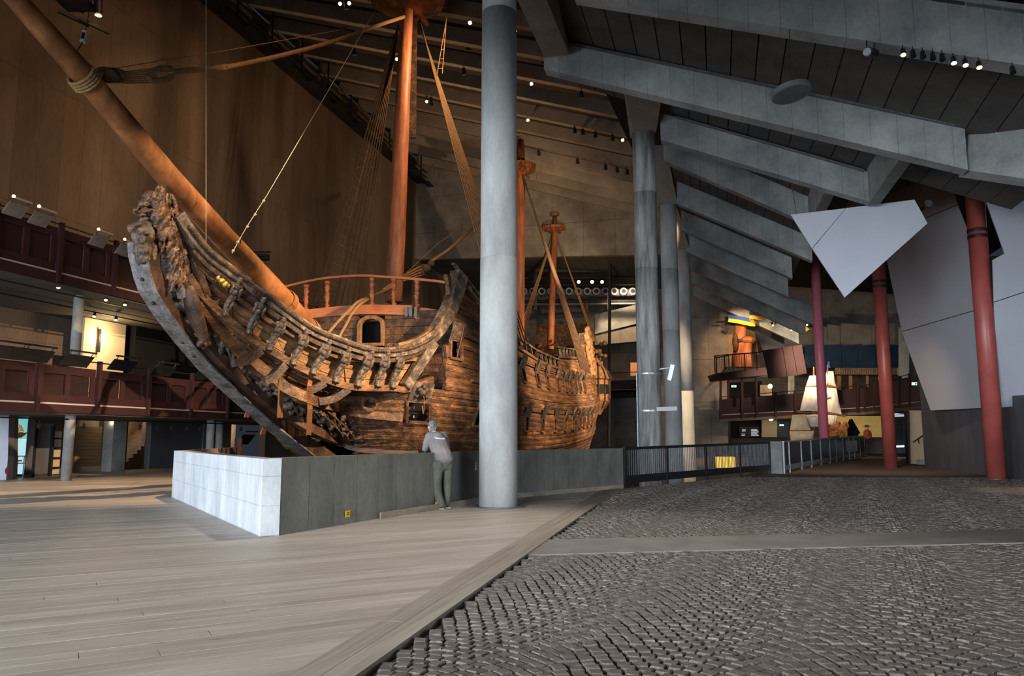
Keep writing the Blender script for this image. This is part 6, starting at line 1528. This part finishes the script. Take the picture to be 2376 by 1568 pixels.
# ------------------------------------------------------------------ end of the great hall: truss, pole, gallery
tr_ = empty('lighting_truss', P(1350, 720, 70), 'long lighting truss with round ducts across the end of the hall', 'lighting truss')
for y, r_, m in ((645, .10, 'black'), (662, .07, 'black'), (680, .34, 'steel_d'), (700, .12, 'black'), (706, .10, 'steel_d')): MB().tube([P(1196, y, 70), P(1345, y - 1, 70), P(1500, y - 2, 70)], r_, 8).build('pipe', M[m], tr_)
for i in range(14):
    c = P(1215 + i * 21, 677, 69.6); MB().tube([c, c + V((0, -.3, 0))], [.4, .34], 14).build('duct_ring', M['steel_d'], tr_); MB().tube([c + V((0, -.31, 0)), c + V((0, -.32, 0))], .2, 12).build('duct_mouth', M['dark'], tr_)
MB().beam(P(1236, 628, 70), P(1410, 628, 70), .5, .35).build('girder', M['black'], tr_)
for x in (1242, 1413): MB().beam(P(x, 560 if x < 1300 else 588, 70), P(x, 720, 70), .3, .3, up=V((0, 1, 0))).build('hanger', M['black'], tr_)
MB().tube([P(1415, 612, 66), P(1413, 1036, 66)], .13, 8).build('steel_pole', M['black'], label='thin black steel pole rising beside the stern', cat='pole')
ge = empty('gallery', P(1440, 905, 66), 'dark red gallery crossing the end wall beside the stern', 'gallery')
a_, b_ = P(1395, 910, 68), P(1496, 908, 68); MB().slab([a_, b_, V((b_.x + 2, 79.5, b_.z)), V((a_.x, 79.5, a_.z))], (0, 0, .25)).build('floor_slab', M['gal_under'], ge)
fq([(1395, 884), (1496, 880), (1496, 902), (1395, 904)], 68, M['oxide_l'], 'panel', .1, None, ge); fq([(1395, 906), (1496, 904), (1496, 908), (1395, 910)], 68, M['gal_under'], 'edge_beam', .3, None, ge)
MB().tube([P(1395, 866, 68), P(1496, 862, 68)], .04, 6).build('handrail', M['black'], ge)
M['poster'] = mat('orange_poster', srgb(214, 150, 90), srgb(226, 164, 104), 1, .8); fq([(1463, 841), (1485, 841), (1485, 872), (1463, 872)], 71, M['poster'], 'poster', .06, None, None, label='pale orange poster on the end wall above the gallery', cat='poster')
spot('poster_spot', P(1474, 800, 66), P(1474, 858, 71), 260, WARM, 50, .6)
for i, x in enumerate((1343, 1374, 1397)): tracklight(P(x, 652, 69.95), (-.1, -.8, -.4), M['lamp'], 'lit spotlight on the truss at the end of the hall, %s from the left' % ORD[i], 'spotlights on the end truss', 2.6)
for i, (x, y, Y) in enumerate(((1482, 914, 68.1), (1494, 914, 68.1), (1603, 899, 59.9))): tracklight(P(x, y, Y), (0, -.8, -.3), M['lamp'], 'small glowing lamp low at the columns, %s from the left' % ORD[i], 'small lamps at the columns', 1.8)
fq([(1380, 730), (1500, 700), (1500, 745), (1380, 775)], 72.5, M['conc'], 'wall_ramp', .4, 'structure'); fq([(1380, 775), (1500, 752), (1500, 790), (1380, 800)], 72.8, M['conc_end'], 'wall_ramp', .4, 'structure')
# ------------------------------------------------------------------ spotlights on the roofs
RN = (V((0, 0, 1)) + PORT * 0.32).normalized(); RP0 = S(0, -12.8, 26.05)
litp = [(790, 9), (811, 8), (921, 137), (990, 235), (1090, 53), (1194, 72), (1224, 278), (1232, 194), (1425, 232), (1443, 324)]
unl = [(803, 10), (822, 118), (1000, 237), (1076, 163), (1250, 353), (1333, 300), (1340, 372), (1349, 217), (1352, 304), (1381, 310), (1405, 386), (1421, 318), (1432, 392), (1455, 397), (1476, 402)]
for i, (x, y) in enumerate(litp): tracklight(on_plane(x, y, RP0 - V((0, 0, .3)), RN), (.1, -.9, -.5), M['lamp'], 'bright spotlight on the hall roof beams, %s from the left' % ORD[i], 'lit spotlights of the hall roof', 1.5)
for i, (x, y) in enumerate(unl): tracklight(on_plane(x, y, RP0 - V((0, 0, .3)), RN), (.1, .2, -.9), M['steel_d'], 'unlit black spotlight on the hall roof beams, %s from the left' % ORD[i], 'unlit spotlights of the hall roof', 2.0)
lowr = [(1267, 410, 1), (1299, 418, 0), (1310, 419, 1), (1322, 423, 0), (1341, 427, 1), (1445, 451, 0), (1457, 453, 1), (1467, 456, 1), (1478, 458, 1)]
for i, (x, y, l) in enumerate(lowr): tracklight(on_k(x, y, 37.6), (-.1, -.9, -.4), M['lamp'] if l else M['lamp_soft'], 'spotlight in the row on the last roof beam, %s from the left' % ORD[i], 'spotlights on the last roof beam', 2.3 if l else 1.8)
for i, (x, y, l) in enumerate(((2095, 119, 1), (2118, 122, 0), (2141, 125, 0), (2164, 128, 0), (2186, 131, 0), (2212, 138, 1), (2239, 143, 1), (2271, 148, 1), (2349, 160, 0))):
    p = on_k(x, y, -9.1); tracklight(p, (-.15, -.35, -.9), M['lamp_soft'] if l else M['dark'], 'black tube spotlight under the nearest roof beam, %s from the left' % ORD[i], 'tube spotlights under the nearest roof beam', .85)
tracklight(P(2187, 389, 21.5), (0, -.7, -.5), M['lamp'], 'single lit spotlight beside the end of the second roof beam', None, 1.2)
th_ = P(2020, 122, 14.6); e = empty('theatre_lamp', th_, 'black theatre lamp hanging from the nearest roof beam', 'lamp')
MB().tube([th_ + V((-.1, -.08, -.03)), th_ + V((.14, .1, .03))], [.10, .085], 14).build('housing', M['black'], e); MB().tube([th_ + V((-.1, -.08, -.03)), th_ + V((-.12, -.1, -.035))], .08, 12).build('lens', M['steel'], e)
for s_ in (-.07, .08): MB().tube([th_ + V((s_, 0, .05)), th_ + V((s_, 0, .25))], .012, 6).build('yoke_arm', M['black'], e)
# the lamp that pools light on the setts at the right edge
spot('setts_spot', P(2400, 420, 22), G(2440, 1140), 1500, (1, .72, .42), 28, .8)
# ------------------------------------------------------------------ the man leaning on the dock wall
M['hoodie'] = mat('grey_hoodie', srgb(116, 108, 106), srgb(136, 127, 124), 3, .9, .3, fine=(30, .08)); M['trousers'] = mat('olive_trousers', srgb(92, 94, 80), srgb(114, 116, 100), 3, .9, .35, fine=(30, .08))
M['hair'] = mat('grey_hair', srgb(84, 86, 88), srgb(136, 138, 140), 30, .8, .5); M['shoe'] = mat('dark_shoe', srgb(40, 26, 26)); M['sole'] = mat('pale_sole', srgb(170, 166, 164))
man = empty('person', G(1028, 1178), 'person in grey hoodie and olive trousers leaning on the dock wall', 'person')
def caps(q, pts, r):
    m_ = len(pts); rr = [V((0, 0, 0))] * m_
    for (a, b), (ra, rb2) in zip(zip(pts, pts[1:]), zip(r, r[1:])):
        n = 7
        for i in range(n + 1):
            t = i / n; x = ra + (rb2 - ra) * t if not isinstance(ra, tuple) else tuple(p + (s_ - p) * t for p, s_ in zip(ra, rb2)); q.ell(a.lerp(b, t), x, None, 12, 8)
def bake2(q, name, m, vox, smooth_, parent, disp=0, ns=.1):
    o = q.build('tmp_shape', m); md = o.modifiers.new('r', 'REMESH'); md.mode = 'VOXEL'; md.voxel_size = vox; md.use_smooth_shade = True
    sm = o.modifiers.new('s', 'SMOOTH'); sm.iterations = smooth_; sm.factor = .5
    if disp:
        tx = bpy.data.textures.new('folds', 'CLOUDS'); tx.noise_scale = ns; d = o.modifiers.new('d', 'DISPLACE'); d.texture = tx; d.strength = disp; d.texture_coords = 'LOCAL'
    dg = bpy.context.evaluated_depsgraph_get(); me = bpy.data.meshes.new_from_object(o.evaluated_get(dg)); loc = V(o.location); old = o.data
    bpy.data.objects.remove(o); bpy.data.meshes.remove(old)
    r = bpy.data.objects.new(name, me); COL.objects.link(r); r.parent = parent; r.location = loc - parent.location
    if not me.materials: me.materials.append(m)
    return r
J = {}
J['fl'] = P(1022, 1172, 15.72); J['fr'] = P(1036, 1169, 15.95); J['al'] = P(1020, 1162, 15.70); J['ar'] = P(1036, 1160, 15.95)
J['kl'] = P(1013, 1126, 15.80); J['kr'] = P(1038, 1124, 16.00); J['hl'] = P(1016, 1080, 15.72); J['hr'] = P(1037, 1078, 15.90)
J['pel'] = P(1028, 1070, 15.80); J['wai'] = P(1023, 1046, 15.84); J['che'] = P(1014, 1022, 15.96); J['nek'] = P(1008, 1004, 16.02); J['hed'] = P(1003, 990, 16.06)
J['sl'] = P(996, 1012, 15.98); J['sr'] = P(1029, 1010, 16.10); J['el'] = P(987, 1040, 16.06); J['er'] = P(1036, 1036, 16.28); J['wl'] = P(990, 1046, 16.30); J['wr'] = P(1022, 1042, 16.44)
rgt = (J['sr'] - J['sl']).normalized(); fwd = V((-.50, .866, 0))
# body: head, neck, trunk, limbs and hands in one skin
q = MB(); caps(q, [J['pel'], J['wai'], J['che'], J['nek']], [.10, .09, .085, .05]); caps(q, [J['nek'], J['hed']], [.05, .06])
q.ell(J['hed'] + V((0, 0, .02)), (.082, .095, .115)); q.ell(J['hed'] + fwd * .07 - V((0, 0, .05)), (.05, .05, .055)); q.ell(J['hed'] + fwd * .105 - V((0, 0, .015)), (.016, .016, .028)); q.ell(J['hed'] + fwd * .085 + V((0, 0, .02)), (.05, .04, .02))
for s_ in (-1, 1): q.ell(J['hed'] + rgt * .085 * s_ - V((0, 0, .01)), (.014, .025, .034))
for a, b, c in (('sl', 'el', 'wl'), ('sr', 'er', 'wr')): caps(q, [J[a], J[b], J[c]], [.055, .045, .032])
for a, b, c in (('hl', 'kl', 'al'), ('hr', 'kr', 'ar')): caps(q, [J[a], J[b], J[c]], [.085, .06, .045])
for wk, sg in (('wl', 1), ('wr', -1)):
    h = J[wk] + fwd * .05 + rgt * .03 * sg; d = (rgt * sg * .7 + fwd * .7).normalized(); sdv = V((0, 0, 1)).cross(d).normalized()
    q.ell(h, (.045, .045, .022))
    for i, L_ in enumerate((.062, .072, .068, .052)):
        b0 = h + d * .035 + sdv * (.03 - i * .02); caps(q, [b0, b0 + d * L_ * .55, b0 + d * L_ - V((0, 0, .015))], [.010, .009, .008])
    t0 = h + sdv * .035 * 1 - d * .01; caps(q, [t0, t0 + (sdv * .6 + d * .7) * .05], [.011, .009])
bake2(q, 'body', M['skin'], .012, 2, man)
# hoodie
q = MB(); caps(q, [J['pel'] + V((0, 0, .05)), J['wai'], J['che'] - V((0, 0, .02)), J['nek'] - V((0, 0, .06))], [(.215, .17, .12), (.205, .165, .13), (.205, .16, .14), (.13, .12, .09)])
caps(q, [J['sl'], J['el'], J['wl']], [.088, .074, .056]); caps(q, [J['sr'], J['er'], J['wr']], [.088, .074, .056]); caps(q, [J['sl'], J['sr']], [.09, .09])
bk_ = -fwd
caps(q, [J['nek'] - rgt * .085 + V((0, 0, -.02)), J['nek'] + bk_ * .085 - V((0, 0, .045)), J['nek'] + rgt * .09 + V((0, 0, -.03))], [.05, .062, .05]); q.ell(J['nek'] + bk_ * .13 - V((0, 0, .07)), (.125, .09, .085)); q.ell(J['nek'] + bk_ * .12 - V((0, 0, .13)), (.09, .07, .07))
hood = bake2(q, 'hoodie', M['hoodie'], .016, 5, man, .022, .12)
# trousers
q = MB(); caps(q, [J['hl'], J['hr']], [.125, .125]); q.ell(J['pel'], (.18, .14, .12))
caps(q, [J['hl'], J['kl'], J['al'], J['fl'] + V((0, 0, .02))], [.118, .092, .086, .082]); caps(q, [J['hr'], J['kr'], J['ar'], J['fr'] + V((0, 0, .02))], [.118, .09, .082, .078])
bake2(q, 'trousers', M['trousers'], .015, 4, man, .02, .10)
# hair and shoes
q = MB(); q.ell(J['hed'] + V((0, 0, .045)) + bk_ * .015, (.094, .105, .095)); q.ell(J['hed'] + bk_ * .045 - V((0, 0, .02)), (.082, .065, .085)); bake2(q, 'hair', M['hair'], .008, 1, man, .03, .022)
for f in ('fl', 'fr'):
    g_ = V((J[f].x, J[f].y, 0)); q = MB(); q.ell(g_ + V((0, 0, .05)), (.05, .06, .05)); q.ell(g_ + fwd * .1 + V((0, 0, .04)), (.055, .07, .04)); q.ell(g_ + fwd * .05 + V((0, 0, .035)), (.055, .06, .035))
    sh_ = bake2(q, 'shoe', M['shoe'], .012, 2, man)
    MB().box(g_ + fwd * .05 + V((0, 0, .011)), (.1, .26, .022), Matrix.Rotation(math.atan2(fwd.y, fwd.x) - PI / 2, 3, 'Z')).build('sole', M['sole'], sh_)
# lettering across the back of the hoodie, laid onto the cloth
from mathutils.bvhtree import BVHTree
hoff = man.location + hood.location
bv = BVHTree.FromPolygons([tuple(v.co + hoff) for v in hood.data.vertices], [tuple(p.vertices) for p in hood.data.polygons])
fc_ = bpy.data.curves.new('lettering', 'FONT'); fc_.body = 'Vasamuseet'; fc_.size = 1.0; fo = bpy.data.objects.new('lettering_tmp', fc_); COL.objects.link(fo)
dg = bpy.context.evaluated_depsgraph_get(); me = bpy.data.meshes.new_from_object(fo.evaluated_get(dg)); bpy.data.objects.remove(fo)
bm = bmesh.new(); bm.from_mesh(me); bmesh.ops.triangulate(bm, faces=bm.faces[:]); bmesh.ops.subdivide_edges(bm, edges=bm.edges[:], cuts=1); bm.to_mesh(me); bm.free()
xs = [v.co.x for v in me.vertices]; x0_, x1_ = min(xs), max(xs)
for v in me.vertices:
    t = (v.co.x - x0_) / (x1_ - x0_); px = 1008.5 + 23.5 * t; py = 1017.5 + 1.6 * t - v.co.y * 23.5 / (x1_ - x0_) * 1.25
    d = ray(px, py); h = bv.ray_cast(CAM, d.normalized()); p = h[0] if h[0] is not None else P(px, py, 15.8); v.co = p - d.normalized() * .006 - man.location
me.materials.clear(); me.materials.append(M['white_txt']); o = bpy.data.objects.new('lettering', me); COL.objects.link(o); o.parent = man
